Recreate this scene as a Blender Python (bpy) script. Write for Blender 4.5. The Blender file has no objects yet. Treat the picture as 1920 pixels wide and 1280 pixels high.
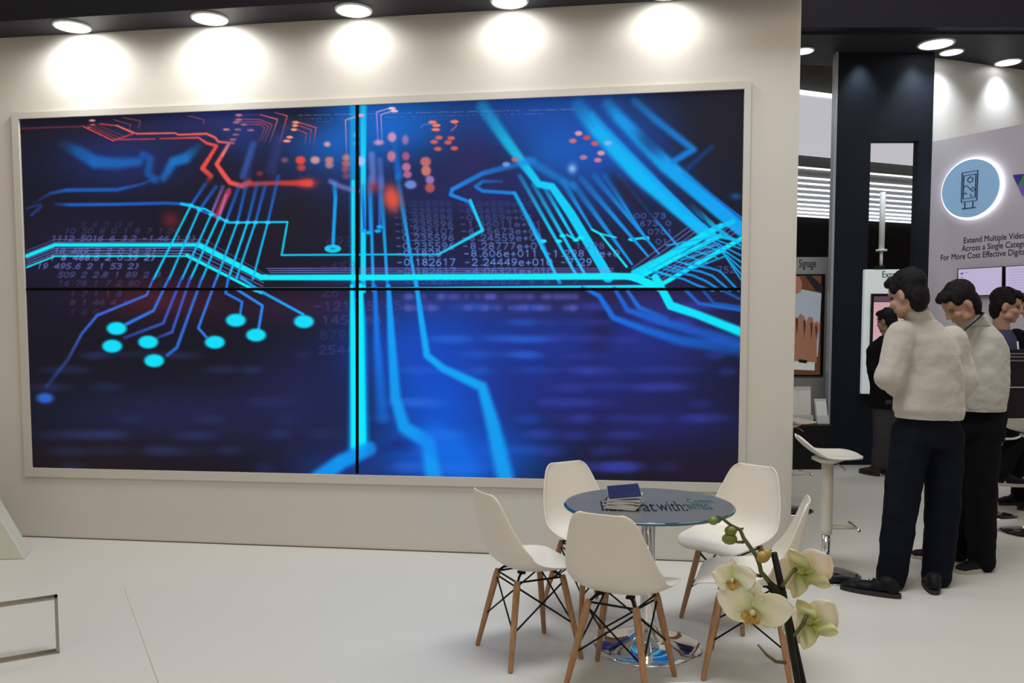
import bpy, bmesh, math, random
import numpy as np
from mathutils import Vector, Matrix, Euler, noise

# ------------------------------------------------------------------ camera, world, light, exposure
S = bpy.context.scene
COL = S.collection
random.seed(7)
CAM_H, F_PX, P_Y, PITCH, ROLL = 1.54, 1560.0, 717.9, 0.0655, -0.0015
FW = Vector((0, math.cos(PITCH), -math.sin(PITCH)))
_u = Vector((0, math.sin(PITCH), math.cos(PITCH)))
_r = Vector((1, 0, 0))
RT = _r * math.cos(ROLL) + _u * math.sin(ROLL)
UP = _u * math.cos(ROLL) - _r * math.sin(ROLL)
EYE = Vector((0, 0, CAM_H))

cam = bpy.data.objects.new('camera', bpy.data.cameras.new('camera'))
COL.objects.link(cam)
cam.matrix_world = Matrix(((RT.x, UP.x, -FW.x, EYE.x), (RT.y, UP.y, -FW.y, EYE.y), (RT.z, UP.z, -FW.z, EYE.z), (0, 0, 0, 1)))
cam.data.sensor_width = 36.0
cam.data.lens = 36.0 * F_PX / 1920.0
cam.data.shift_y = (P_Y - 640.0) / 1920.0
cam.data.clip_start = 0.05
cam.data.clip_end = 100
S.camera = cam

W = bpy.data.worlds.new('hall_ambient')
S.world = W
W.use_nodes = True
W.node_tree.nodes['Background'].inputs[0].default_value = (1.0, 0.85, 0.66, 1)
W.node_tree.nodes['Background'].inputs[1].default_value = 0.34

S.view_settings.view_transform = 'Standard'
S.view_settings.look = 'None'
S.view_settings.gamma = 1.0
S.view_settings.use_curve_mapping = False
S.view_settings.exposure = 0.0

def area_lamp(loc, size, power, col, rot=(0, 0, 0)):
    d = bpy.data.lights.new('hall_fill_lamp', 'AREA')
    d.shape = 'RECTANGLE'; d.size, d.size_y = size; d.energy = power; d.color = col
    o = bpy.data.objects.new('hall_fill_lamp', d); COL.objects.link(o)
    o.location = loc; o.rotation_euler = rot
    return o
def spot_lamp(loc, target, power, col, angle, blend=1.0, r=0.06):
    d = bpy.data.lights.new('spot_lamp', 'SPOT')
    d.energy = power; d.color = col; d.spot_size = math.radians(angle); d.spot_blend = blend; d.shadow_soft_size = r
    o = bpy.data.objects.new('spot_lamp', d); COL.objects.link(o)
    o.location = loc
    o.rotation_euler = (Vector(target) - Vector(loc)).to_track_quat('-Z', 'Y').to_euler()
    return o
# unseen hall lamps, added as fill light high over the aisle
area_lamp((0.6, 3.1, 7.0), (2.6, 2.0), 235, (0.93, 0.97, 1.0))
area_lamp((4.2, 5.2, 7.2), (2.5, 2.0), 75, (0.93, 0.97, 1.0))
area_lamp((-1.2, -2.0, 6.5), (5.0, 3.0), 110, (1.0, 0.90, 0.78), (math.radians(28), 0, 0))  # warm fill light added behind the camera

# ------------------------------------------------------------------ geometry helpers
def ray(px, py):
    return FW * F_PX + RT * (px - 960) - UP * (py - P_Y)
def at(px, py, Y):
    d = ray(px, py); return EYE + d * (Y / d.y)
def on_z(px, py, z):
    d = ray(px, py); return EYE + d * ((z - CAM_H) / d.z)
TH = 0.1416
WDIR = Vector((math.cos(TH), -math.sin(TH), 0)); WN = Vector((-math.sin(TH), -math.cos(TH), 0)); WO = Vector((0, 5.5875, 0))
def wall_pt(u, z, off=0.0):
    return WO + WDIR * u + WN * off + Vector((0, 0, z))
def on_plane(px, py, O, N):
    d = ray(px, py); return EYE + d * ((O - EYE).dot(N) / d.dot(N))
def hit_wall(px, py, off=0.0):
    return on_plane(px, py, WO + WN * off, WN)

# ------------------------------------------------------------------ materials
def mat(name, col, rough=0.6, metal=0.0, var=0.0, vscale=8.0, bump=0.0, bscale=60.0, coat=0.0, emit=None, estr=1.0, stretch=None, sheen=0.0, col2=None, sub=0.0):
    m = bpy.data.materials.new(name); m.use_nodes = True
    nt = m.node_tree; b = nt.nodes['Principled BSDF']
    b.inputs['Base Color'].default_value = (*col, 1); b.inputs['Roughness'].default_value = rough
    b.inputs['Metallic'].default_value = metal; b.inputs['Coat Weight'].default_value = coat
    b.inputs['Sheen Weight'].default_value = sheen
    if sub: b.inputs['Subsurface Weight'].default_value = sub; b.inputs['Subsurface Scale'].default_value = 0.02
    if max(col) < .06: b.inputs['Specular IOR Level'].default_value = .12
    tc = nt.nodes.new('ShaderNodeTexCoord'); mp = nt.nodes.new('ShaderNodeMapping')
    nt.links.new(tc.outputs['Object'], mp.inputs[0])
    if stretch: mp.inputs['Scale'].default_value = stretch
    n = nt.nodes.new('ShaderNodeTexNoise'); n.inputs['Scale'].default_value = vscale; n.inputs['Detail'].default_value = 4
    nt.links.new(mp.outputs[0], n.inputs['Vector'])
    if var or col2:
        r = nt.nodes.new('ShaderNodeValToRGB')
        c2 = col2 if col2 else tuple(c * (1 - var) for c in col)
        r.color_ramp.elements[0].position = 0.3; r.color_ramp.elements[1].position = 0.7
        r.color_ramp.elements[0].color = (*c2, 1); r.color_ramp.elements[1].color = (*col, 1)
        nt.links.new(n.outputs[0], r.inputs[0]); nt.links.new(r.outputs[0], b.inputs['Base Color'])
    if bump:
        n2 = nt.nodes.new('ShaderNodeTexNoise'); n2.inputs['Scale'].default_value = bscale; n2.inputs['Detail'].default_value = 3
        nt.links.new(mp.outputs[0], n2.inputs['Vector'])
        bp = nt.nodes.new('ShaderNodeBump'); bp.inputs['Strength'].default_value = bump; bp.inputs['Distance'].default_value = 0.01
        nt.links.new(n2.outputs[0], bp.inputs['Height']); nt.links.new(bp.outputs[0], b.inputs['Normal'])
    if emit:
        b.inputs['Emission Color'].default_value = (*emit, 1); b.inputs['Emission Strength'].default_value = estr
    return m
def lin(*c):
    return tuple(((x / 255) / 12.92 if x / 255 < 0.04045 else ((x / 255 + 0.055) / 1.055) ** 2.4) for x in c)

M_WALL = mat('painted_wall', (0.61, 0.585, 0.54), 0.75, var=0.03, vscale=1.5, bump=0.03, bscale=150)
M_FRAME = mat('frame_paint', (0.56, 0.535, 0.49), 0.7, var=0.02)
M_DARK = mat('dark_header_paint', (0.013, 0.013, 0.017), 0.6, var=0.1)
M_SOFFIT = mat('dark_soffit_paint', (0.04, 0.04, 0.047), 0.6, var=0.1)
M_COLUMN = mat('dark_blue_column_paint', (0.010, 0.0135, 0.021), 0.55, var=0.1)
M_LAMP = mat('lamp_diffuser', (1, 1, 1), 0.5, emit=(1, 0.99, 0.97), estr=4.0)
M_LED = mat('led_strip', (1, 1, 1), 0.5, emit=(0.92, 0.96, 1.0), estr=1.6)
M_CHAIR = mat('white_chair_plastic', (0.72, 0.68, 0.61), 0.38, var=0.02, vscale=3)
M_WOOD = mat('beech_wood', (0.45, 0.24, 0.115), 0.5, col2=(0.31, 0.155, 0.07), vscale=14, stretch=(6, 6, 0.6))
M_WIRE = mat('black_wire', (0.012, 0.012, 0.014), 0.4, 0.3, var=0.1)
M_CHROME = mat('chrome', (0.82, 0.83, 0.85), 0.06, 1.0)
M_STEEL = mat('brushed_steel', (0.40, 0.36, 0.30), 0.3, 0.9, var=0.2, vscale=30, stretch=(1, 1, 8))
M_BLACK = mat('black_plastic', (0.012, 0.012, 0.014), 0.45, var=0.1)
M_STOOL = mat('stool_white_plastic', (0.62, 0.61, 0.54), 0.35, var=0.02)
M_WHITE = mat('white_laminate', (0.72, 0.73, 0.73), 0.4, var=0.02)
M_GREY = mat('grey_laminate', (0.22, 0.22, 0.21), 0.6, var=0.05)
M_TRIM = mat('silver_grey_trim', (0.36, 0.39, 0.46), 0.45, 0.3, var=0.05)
M_LILAC = mat('lilac_panel', (0.50, 0.48, 0.56), 0.6, var=0.02)
M_INK = mat('dark_ink', (0.02, 0.025, 0.05), 0.6, var=0.05)
M_PAPER = mat('paper', (0.72, 0.72, 0.70), 0.7, var=0.05)

# ------------------------------------------------------------------ object helpers
def link(name, me, m=None, parent=None):
    o = bpy.data.objects.new(name, me); COL.objects.link(o)
    if m:
        for k in (m if isinstance(m, (list, tuple)) else [m]): me.materials.append(k)
    if parent: o.parent = parent
    return o
def obj(name, bm, m, parent=None, smooth=False):
    me = bpy.data.meshes.new(name)
    bmesh.ops.recalc_face_normals(bm, faces=bm.faces[:])
    bm.to_mesh(me); bm.free()
    if smooth: me.shade_smooth()
    return link(name, me, m, parent)
def empty(name, loc=(0, 0, 0), rz=0.0):
    o = bpy.data.objects.new(name, None); COL.objects.link(o)
    o.location = loc; o.rotation_euler = (0, 0, rz); o.empty_display_size = 0.1
    return o
def tag(o, label, cat, group=None, kind=None):
    o['label'] = label; o['category'] = cat
    if group: o['group'] = group
    if kind: o['kind'] = kind
    return o
def struct(o):
    o['kind'] = 'structure'; return o
def BM(): return bmesh.new()
def box(bm, c, s, R=None):
    vs = []
    for dz in (-.5, .5):
        for dx, dy in ((-.5, -.5), (.5, -.5), (.5, .5), (-.5, .5)):
            v = Vector((dx * s[0], dy * s[1], dz * s[2]))
            if R: v = R @ v
            vs.append(bm.verts.new(v + Vector(c)))
    for f in ((0, 3, 2, 1), (4, 5, 6, 7), (0, 1, 5, 4), (1, 2, 6, 5), (2, 3, 7, 6), (3, 0, 4, 7)):
        bm.faces.new([vs[i] for i in f])
    return vs
def slab(bm, quad, n, t):
    """prism from a quad (any polygon) extruded by n*t"""
    a = [bm.verts.new(Vector(p)) for p in quad]; b = [bm.verts.new(Vector(p) + Vector(n) * t) for p in quad]
    k = len(a); bm.faces.new(a[::-1]); bm.faces.new(b)
    for i in range(k): bm.faces.new((a[i], a[(i + 1) % k], b[(i + 1) % k], b[i]))
def bevel(bm, w, seg=2):
    bmesh.ops.bevel(bm, geom=bm.edges[:], offset=w, segments=seg, affect='EDGES', profile=0.5)
def tube(bm, pts, rad, n=12, closed=False, flat=None):
    """tube along points; rad = number, list, or list of (rx, ry)"""
    pts = [Vector(p) for p in pts]; k = len(pts); rings = []
    up = None
    for i, p in enumerate(pts):
        if closed: t = (pts[(i + 1) % k] - pts[i - 1])
        else: t = pts[min(i + 1, k - 1)] - pts[max(i - 1, 0)]
        t.normalize()
        if up is None:
            up = Vector((0, 0, 1)) if abs(t.z) < 0.9 else Vector((0, 1, 0))
            if flat: up = Vector(flat)
        a = up - t * up.dot(t)
        if a.length < 1e-5: a = t.orthogonal()
        a.normalize(); b = t.cross(a); up = a
        r = rad[i] if isinstance(rad, (list, tuple)) else rad
        ra, rb = r if isinstance(r, (list, tuple)) else (r, r)
        rings.append([bm.verts.new(p + a * math.cos(2 * math.pi * j / n) * ra + b * math.sin(2 * math.pi * j / n) * rb) for j in range(n)])
    for i in range(k if closed else k - 1):
        A, B = rings[i], rings[(i + 1) % k]
        for j in range(n): bm.faces.new((A[j], A[(j + 1) % n], B[(j + 1) % n], B[j]))
    if not closed: bm.faces.new(rings[0][::-1]); bm.faces.new(rings[-1])
def lathe(bm, prof, n=48, c=(0, 0, 0)):
    c = Vector(c); rings = []
    for r, z in prof:
        if r < 1e-5: rings.append([bm.verts.new(c + Vector((0, 0, z)))])
        else: rings.append([bm.verts.new(c + Vector((r * math.cos(2 * math.pi * j / n), r * math.sin(2 * math.pi * j / n), z))) for j in range(n)])
    for A, B in zip(rings, rings[1:]):
        for j in range(n):
            k = (j + 1) % n
            if len(A) == 1 and len(B) > 1: bm.faces.new((A[0], B[k], B[j]))
            elif len(B) == 1 and len(A) > 1: bm.faces.new((A[j], A[k], B[0]))
            elif len(A) > 1: bm.faces.new((A[j], A[k], B[k], B[j]))
def ball(bm, c, r, R=None, seg=20):
    m = Matrix.Translation(Vector(c)) @ (R.to_4x4() if R else Matrix.Identity(4)) @ Matrix.Diagonal((*(r if isinstance(r, (tuple, list)) else (r, r, r)), 1))
    bmesh.ops.create_uvsphere(bm, u_segments=seg, v_segments=seg // 2 + 2, radius=1, matrix=m)
def text_mesh(name, s, size, m, parent, M, extrude=0.0006, align='LEFT', sx=1.0, bold=0.0):
    cu = bpy.data.curves.new(name, 'FONT'); cu.body = s; cu.size = size; cu.extrude = extrude; cu.align_x = align; cu.offset = bold
    t = bpy.data.objects.new('tmp', cu); COL.objects.link(t)
    dg = bpy.context.evaluated_depsgraph_get()
    me = bpy.data.meshes.new_from_object(t.evaluated_get(dg))
    bpy.data.objects.remove(t); bpy.data.curves.remove(cu)
    me.name = name
    me.transform(M @ Matrix.Diagonal((sx, 1, 1, 1)))
    me.materials.clear()
    return link(name, me, m, parent)
def solid_mesh(name, bm, m, parent, voxel=0.012, smooth=6, clouds=0.0, csize=0.08, seed=0, factor=0.5):
    """union of overlapping shapes into one continuous smooth skin"""
    me = bpy.data.meshes.new('raw'); bmesh.ops.recalc_face_normals(bm, faces=bm.faces[:]); bm.to_mesh(me); bm.free()
    o = bpy.data.objects.new('raw', me); COL.objects.link(o)
    r = o.modifiers.new('r', 'REMESH'); r.mode = 'VOXEL'; r.voxel_size = voxel
    s = o.modifiers.new('s', 'SMOOTH'); s.iterations = smooth; s.factor = factor
    if clouds:
        tx = bpy.data.textures.new('folds', 'CLOUDS'); tx.noise_scale = csize; tx.noise_depth = 2
        d = o.modifiers.new('d', 'DISPLACE'); d.texture = tx; d.strength = clouds; d.mid_level = 0.5
        d.texture_coords = 'GLOBAL'
    dg = bpy.context.evaluated_depsgraph_get()
    out = bpy.data.meshes.new_from_object(o.evaluated_get(dg)); out.name = name
    bpy.data.objects.remove(o)
    out.shade_smooth(); out.materials.clear()
    return link(name, out, m, parent)
def copy_tree(o, parent=None):
    c = o.copy(); COL.objects.link(c)
    if parent: c.parent = parent
    for ch in list(o.children): copy_tree(ch, c)
    return c

# ------------------------------------------------------------------ the setting
def floor_mat():
    m = mat('white_vinyl_floor', (0.60, 0.60, 0.565), 0.33, var=0.04, vscale=0.7)
    nt = m.node_tree; b = nt.nodes['Principled BSDF']
    b.inputs['Specular IOR Level'].default_value = 0.35
    n = nt.nodes.new('ShaderNodeTexNoise'); n.inputs['Scale'].default_value = 2.5
    mr = nt.nodes.new('ShaderNodeMapRange'); mr.inputs[3].default_value = 0.28; mr.inputs[4].default_value = 0.42
    nt.links.new(n.outputs[0], mr.inputs[0]); nt.links.new(mr.outputs[0], b.inputs['Roughness'])
    return m
bm = BM(); box(bm, (2, 6.5, -0.05), (22, 20, 0.1)); floor = struct(obj('floor', bm, floor_mat()))
# seam in the vinyl
p0, p1 = on_z(232, 1100, 0), on_z(300, 1290, 0)
bm = BM(); d = (p1 - p0).normalized(); n = Vector((-d.y, d.x, 0))
slab(bm, [p0 - n * .001, p1 - n * .0015, p1 + n * .0015, p0 + n * .001], (0, 0, 1), 0.0006)
struct(obj('trim_1', bm, mat('seam_grey', (0.33, 0.31, 0.27), 0.7, var=0.1)))

# main stand wall
UL, UE, ZC = -5.2, 1.8265, 3.62
bm = BM(); q = [wall_pt(UL, 0), wall_pt(UE, 0), wall_pt(UE, ZC + .9), wall_pt(UL, ZC + .9)]
slab(bm, q, -WN, 0.10); struct(obj('wall_back', bm, M_WALL))
bm = BM(); slab(bm, [wall_pt(UL, 0), wall_pt(UE, 0), wall_pt(UE, 0.006), wall_pt(UL, 0.006)], WN, 0.006)
struct(obj('baseboard_back', bm, mat('dark_gap', (0.10, 0.07, 0.05), 0.8, var=0.1)))
# dark header running over the wall, with soffit lamps
bm = BM(); q = [wall_pt(UL, ZC, .0), wall_pt(UE, ZC, .0), wall_pt(UE, ZC + 1.3, .0), wall_pt(UL, ZC + 1.3, .0)]
slab(bm, q, WN, 0.29); obj_h = obj('trim_2', bm, [M_DARK, M_SOFFIT])
for f in obj_h.data.polygons:
    if f.normal.z < -.9: f.material_index = 1
struct(obj_h)

# video wall surround
FR = [(25, 213), (1408, 153), (1396, 922), (50, 892)]; SC = [(38, 224), (1395, 168), (1383, 905), (62, 876)]
bm = BM()
o4 = [hit_wall(*p) for p in FR]; i4 = [hit_wall(*p) for p in SC]
for i in range(4):
    j = (i + 1) % 4; slab(bm, [o4[i], o4[j], i4[j], i4[i]], WN, 0.022)
frame = obj('screen_surround', bm, M_FRAME)

# ------------------------------------------------------------------ what the video wall shows (drawn as per-vertex screen colours)
X0, Y0, XW, YH = 20, 150, 1400, 780
canvas = np.empty((YH, XW, 3), np.float32); canvas[:] = (20, 18, 30)
gy, gx = np.mgrid[0:YH, 0:XW].astype(np.float32); gx += X0; gy += Y0
def glow(cx, cy, rx, ry, col, a=1.0, rot=0.0, p=1.0):
    c, s = math.cos(rot), math.sin(rot)
    x, y = gx - cx, gy - cy
    d = ((x * c + y * s) / rx) ** 2 + ((-x * s + y * c) / ry) ** 2
    k = (a * np.exp(-d ** p))[..., None]
    canvas[:] = canvas * (1 - k) + np.array(col, np.float32) * k
def line(pts, w, col, a=1.0, b=1.0, cr=None):
    """w, b, a: number or per-point list; cr = (ox, oy, scale) of the sketch grid the points are read in"""
    if cr: pts = [(cr[0] + x / cr[2], cr[1] + y / cr[2]) for x, y in pts]
    k = len(pts)
    L = lambda v: list(v) if isinstance(v, (list, tuple)) else [v] * k
    w, b, a = L(w), L(b), L(a)
    m = max(w) / 2 + max(b) * 1.5 + 2
    x0 = int(max(0, min(p[0] for p in pts) - m - X0)); x1 = int(min(XW, max(p[0] for p in pts) + m - X0 + 1))
    y0 = int(max(0, min(p[1] for p in pts) - m - Y0)); y1 = int(min(YH, max(p[1] for p in pts) + m - Y0 + 1))
    if x1 <= x0 or y1 <= y0: return
    GX, GY = gx[y0:y1, x0:x1], gy[y0:y1, x0:x1]; K = np.zeros(GX.shape, np.float32)
    for i in range(k - 1):
        (ax, ay), (bx, by) = pts[i], pts[i + 1]; dx, dy = bx - ax, by - ay; l2 = dx * dx + dy * dy + 1e-6
        t = np.clip(((GX - ax) * dx + (GY - ay) * dy) / l2, 0, 1)
        d = np.hypot(GX - ax - t * dx, GY - ay - t * dy)
        ww = w[i] + (w[i + 1] - w[i]) * t; bb = b[i] + (b[i + 1] - b[i]) * t; aa = a[i] + (a[i + 1] - a[i]) * t
        v = np.clip((ww / 2 - d) / (2 * bb) + .5, 0, 1); v = v * v * (3 - 2 * v)
        K = np.maximum(K, v * aa)
    K = K[..., None]; sub = canvas[y0:y1, x0:x1]
    sub[:] = sub * (1 - K) + np.array(col, np.float32) * K
def dot(x, y, rx, ry, col, a=1.0, b=1.0, cr=None):
    if cr: x, y, rx, ry = cr[0] + x / cr[2], cr[1] + y / cr[2], rx / cr[2], ry / cr[2]
    m = b * 2 + 3
    x0 = int(max(0, x - rx - m - X0)); x1 = int(min(XW, x + rx + m - X0)); y0 = int(max(0, y - ry - m - Y0)); y1 = int(min(YH, y + ry + m - Y0))
    if x1 <= x0 or y1 <= y0: return
    GX, GY = gx[y0:y1, x0:x1], gy[y0:y1, x0:x1]
    d = (1 - np.hypot((GX - x) / rx, (GY - y) / ry)) * min(rx, ry)
    v = np.clip(d / (2 * b) + .5, 0, 1); v = (v * v * (3 - 2 * v) * a)[..., None]
    sub = canvas[y0:y1, x0:x1]; sub[:] = sub * (1 - v) + np.array(col, np.float32) * v
GL = {
 '0': [[(.5, 0), (.15, .15), (0, .5), (.15, .85), (.5, 1), (.85, .85), (1, .5), (.85, .15), (.5, 0)]],
 '1': [[(.25, .2), (.55, 0), (.55, 1)]],
 '2': [[(.05, .25), (.25, .02), (.75, .02), (.95, .25), (.8, .5), (.03, 1), (1, 1)]],
 '3': [[(.1, .05), (.7, 0), (.95, .22), (.65, .47), (.35, .47), (.65, .47), (1, .75), (.7, 1), (.08, .95)]],
 '4': [[(.75, 1), (.75, 0), (0, .7), (1, .7)]],
 '5': [[(.9, 0), (.18, 0), (.12, .45), (.6, .4), (.95, .68), (.7, 1), (.05, .95)]],
 '6': [[(.8, 0), (.3, .2), (.05, .65), (.3, 1), (.7, 1), (.95, .7), (.7, .42), (.15, .5)]],
 '7': [[(.05, 0), (.95, 0), (.35, 1)]],
 '8': [[(.5, 0), (.12, .15), (.2, .42), (.8, .55), (.95, .8), (.5, 1), (.05, .8), (.2, .55), (.8, .42), (.88, .15), (.5, 0)]],
 '9': [[(.2, 1), (.7, .8), (.95, .35), (.7, 0), (.3, 0), (.05, .3), (.3, .58), (.85, .5)]],
 'e': [[(.1, .65), (.95, .63), (.75, .36), (.3, .36), (.05, .68), (.3, 1), (.9, .95)]],
 '.': [[(.35, .95), (.5, .95)]], '-': [[(.1, .55), (.75, .55)]], '+': [[(.1, .6), (.9, .6)], [(.5, .3), (.5, .9)]],
 '{': [[(.7, 0), (.4, .1), (.45, .4), (.2, .5), (.45, .6), (.4, .9), (.7, 1)]], '}': [[(.3, 0), (.6, .1), (.55, .4), (.8, .5), (.55, .6), (.6, .9), (.3, 1)]]}
def digits(x, y, h, w, s, col, a=.8, b=.7, sw=1.5, slant=0.0, gap=1.35, dy=0.0):
    for ch in s:
        if ch in GL:
            for st in GL[ch]:
                line([(x + px * w + (1 - py) * slant * h, y + py * h) for px, py in st], sw, col, a, b)
        x += w * (gap * .6 if ch == '.' else gap); y += dy
CY, SKY, MB, DB, NAVY = (5, 235, 250), (10, 165, 245), (25, 95, 205), (28, 60, 140), (34, 36, 92)
RED, ORG, PNK, VIO = (232, 74, 60), (238, 122, 96), (250, 160, 165), (130, 135, 225)
C1, C2, C3, C4 = (0, 150, 3.2), (340, 150, 3.2), (660, 150, 3.2), (1000, 150, 3.2)
C5, C6, D3, D4, D5, D6 = (0, 520, 2.743), (640, 520, 2.4615), (340, 320, 5.333), (1180, 360, 6.4), (960, 160, 5.818), (560, 180, 5.332)
# soft colour fields
glow(640, 270, 100, 95, (8, 104, 205), .9); glow(730, 235, 150, 72, (10, 104, 205), .9); glow(1000, 220, 180, 70, (14, 76, 180), .75); glow(1040, 300, 60, 50, (6, 130, 230), .6)
glow(1110, 300, 130, 90, (14, 96, 205), .8); glow(1190, 290, 150, 90, (16, 80, 185), .5, .7); glow(430, 230, 150, 45, (32, 44, 110), .8)
glow(230, 300, 130, 60, (30, 48, 120), .75); glow(880, 360, 260, 60, (34, 38, 100), .8); glow(560, 350, 160, 60, (38, 26, 60), .5)
glow(560, 215, 60, 30, (22, 22, 36), .8); glow(560, 420, 75, 60, (26, 24, 32), .9); glow(880, 300, 50, 60, (46, 38, 92), .7)
glow(1350, 240, 75, 120, (26, 25, 38), .95); glow(140, 480, 150, 110, (32, 28, 60), .6); glow(1000, 470, 380, 60, (44, 34, 84), .5)
glow(300, 560, 110, 35, (82, 26, 42), .75); glow(560, 575, 120, 35, (52, 24, 46), .6); glow(900, 570, 300, 30, (66, 34, 72), .7); glow(1250, 580, 120, 40, (58, 36, 92), .7)
glow(830, 740, 150, 180, (8, 88, 222), .95, -.4); glow(860, 860, 150, 60, (8, 96, 225), .85); glow(800, 650, 130, 60, (16, 76, 200), .8)
glow(1010, 640, 190, 70, (26, 56, 160), .75); glow(1050, 730, 170, 80, (34, 44, 140), .7); glow(1220, 640, 150, 90, (32, 50, 150), .7)
glow(1240, 790, 170, 70, (34, 36, 106), .75); glow(1330, 880, 190, 38, (30, 22, 42), .9); glow(1130, 610, 26, 60, (28, 24, 60), .6, .3); glow(990, 680, 18, 90, (22, 46, 140), .5)
glow(330, 780, 230, 60, (32, 36, 78), .8); glow(560, 750, 110, 110, (34, 38, 96), .6); glow(180, 860, 190, 40, (30, 20, 26), .9); glow(640, 880, 90, 36, (28, 60, 160), .6)
for i in range(150):  # rows of far out-of-focus figures
    r = random.Random(i)
    side = r.random() < .62
    x = r.uniform(700, 1375) if side else r.uniform(80, 640)
    row = r.randrange(11); y = 575 + row * 30 + r.uniform(-2, 2)
    if not side and y < 640: continue
    c = (38, 100, 215) if (side and x < 1010) else (52, 62, 165) if side else (44, 58, 112)
    glow(x, y, r.uniform(18, 46), 7 + row * .35, c, r.uniform(.18, .5), 0, 1.5)
for i in range(60):
    r = random.Random(500 + i); x, y = r.uniform(760, 1080), 556 + r.randrange(2) * 21
    glow(x, y, r.uniform(4, 11), 6, (88, 92, 190), .4, 0, 1.3)
# blurred cyan cloud upper left
line([(380, 385), (470, 430), (570, 490), (690, 500), (830, 490)], [16, 22, 24, 20, 16], (18, 110, 200), [.2, .6, .8, .75, .7], 7, C1)
line([(860, 450), (900, 470), (890, 560), (930, 600)], 14, (16, 110, 205), .55, 6, C1); line([(980, 590), (1040, 490), (1110, 470), (1190, 400)], [13, 18, 20, 12], (14, 125, 215), [.6, .8, .8, .25], 6, C1)
line([(200, 740), (300, 680), (400, 660), (700, 658), (850, 625), (1000, 560)], [2, 5, 7, 7, 5, 3], (22, 95, 195), [.2, .6, .9, .85, .6, .3], 2.5, C1)
line([(160, 770), (245, 745)], 3, MB, .5, 2, C1); line([(190, 810), (245, 760)], 5, MB, .5, 3, C1)
line([(330, 745), (420, 748), (700, 745), (1000, 738), (1130, 745), (1210, 785), (1370, 855), (1536, 855)], [3, 6, 6, 6, 6, 4, 3, 3.4], (24, 100, 215), [.4, .9, .9, .8, .9, 1, 1, 1], [3, 2.5, 2, 2, 2, 1.2, 1, 1], C1)
line([(340, 382), (385, 392), (428, 417), (539, 416), (528, 478), (700, 477), (822, 477), (905, 430)], [5, 4, 3.5, 3.5, 3.5, 3, 3, 4], (0, 200, 245), 1, 1)
# red tracks
line([(130, 290), (300, 285), (500, 278)], 3, (150, 50, 62), .6, 1.2, C1)
for o_, aa in ((0, 1), (26, .8), (52, .6), (84, .5)):
    line([(500 + o_, 278 - o_ * .1), (680 + o_ * .9, 364 - o_ * .28)], 2.2 if o_ == 0 else 1.2, RED, aa, .8, C1)
line([(600, 262), (700, 274), (800, 322), (680, 362)], 2.2, RED, .85, .9, C1); line([(700, 272), (820, 322)], 2.4, ORG, .9, .8, C1); line([(820, 322), (1050, 318), (1070, 328), (1240, 322), (1290, 345), (1310, 370), (1400, 378)], [3, 3, 3, 4, 4.5, 4.5, 5], (235, 96, 86), 1, 1, C1)
line([(680, 358), (930, 353)], 2.6, (190, 62, 66), .9, 1, C1); line([(960, 352), (1190, 345), (1240, 378), (1300, 395), (1215, 530), (1265, 575), (1250, 605)], [2.5, 3.2, 5, 6, 9, 9, 8], RED, [.7, 1, 1, 1, 1, .8, .3], [1, 1, 1.4, 1.6, 2.2, 3, 4], C1)
line([(1375, 380), (1300, 505), (1345, 570), (1380, 615), (1450, 635), (1500, 612)], [6, 8, 9, 9, 9, 8], (236, 84, 74), [1, 1, 1, 1, .9, .6], [1.4, 2, 2.6, 3, 3, 3], C1); line([(1375, 380), (1335, 450)], 5, PNK, .5, 2, C1)
for pts in ([(680, 238), (785, 268), (775, 295)], [(740, 225), (842, 245), (832, 290)], [(1130, 215), (1225, 237), (1218, 262)]): line(pts, 1.3, (200, 84, 80), .7, .6, C1)
line([(380, 625), (560, 618), (770, 618)], [9, 8, 13], (222, 60, 50), [.75, .8, .9], 3.5, C2); glow(577, 343, 15, 9, RED, .85)
line([(400, 600), (380, 640)], 10, RED, .3, 4, C2)
for k, (a0, b0) in enumerate(((350, 235), (350, 250), (390, 265))):
    line([(a0, b0), (470, b0 + 2), (545 - k * 22, b0 + 32 - k * 6), (500 - k * 18, 370)], 1.5, (226, 90, 88), [.9, .9, .8, .35], .7, C2)
line([(475, 208), (578, 236), (530, 375)], 1.7, (236, 110, 108), [.9, 1, .3], .7, C2); line([(350, 211), (475, 208)], 1.2, (150, 70, 90), .7, .7, C2)
line([(560, 194), (635, 215), (590, 370)], 1.8, (226, 84, 76), [.6, 1, .6], .8, C2); line([(690, 250), (808, 285), (795, 385)], 1.8, (226, 84, 76), [.9, 1, .3], .8, C2)
line([(700, 272), (780, 298), (768, 385)], 1.5, (220, 80, 76), [.9, .9, .3], .8, C2); line([(695, 297), (752, 320), (738, 385)], 1.5, (220, 80, 76), [.9, .9, .3], .8, C2)
for x, y in ((345, 211), (345, 238), (330, 254), (375, 267), (270, 297), (340, 297), (415, 301), (327, 328), (312, 357)): dot(x, y, 21, 7.5, (250, 128, 110), 1, .8, C2)
for x, y, r_ in ((685, 254, 21), (682, 273, 18), (676, 297, 19), (650, 343, 20), (632, 366, 24)): dot(x, y, r_, 8, (252, 150, 118), 1, 1, C2)
dot(553, 243, 19, 6, PNK, .9, .8, C1); dot(556, 268, 18, 5, (220, 100, 105), .8, .8, C1); dot(535, 285, 12, 4, (220, 100, 105), .8, .8, C1)
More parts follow.
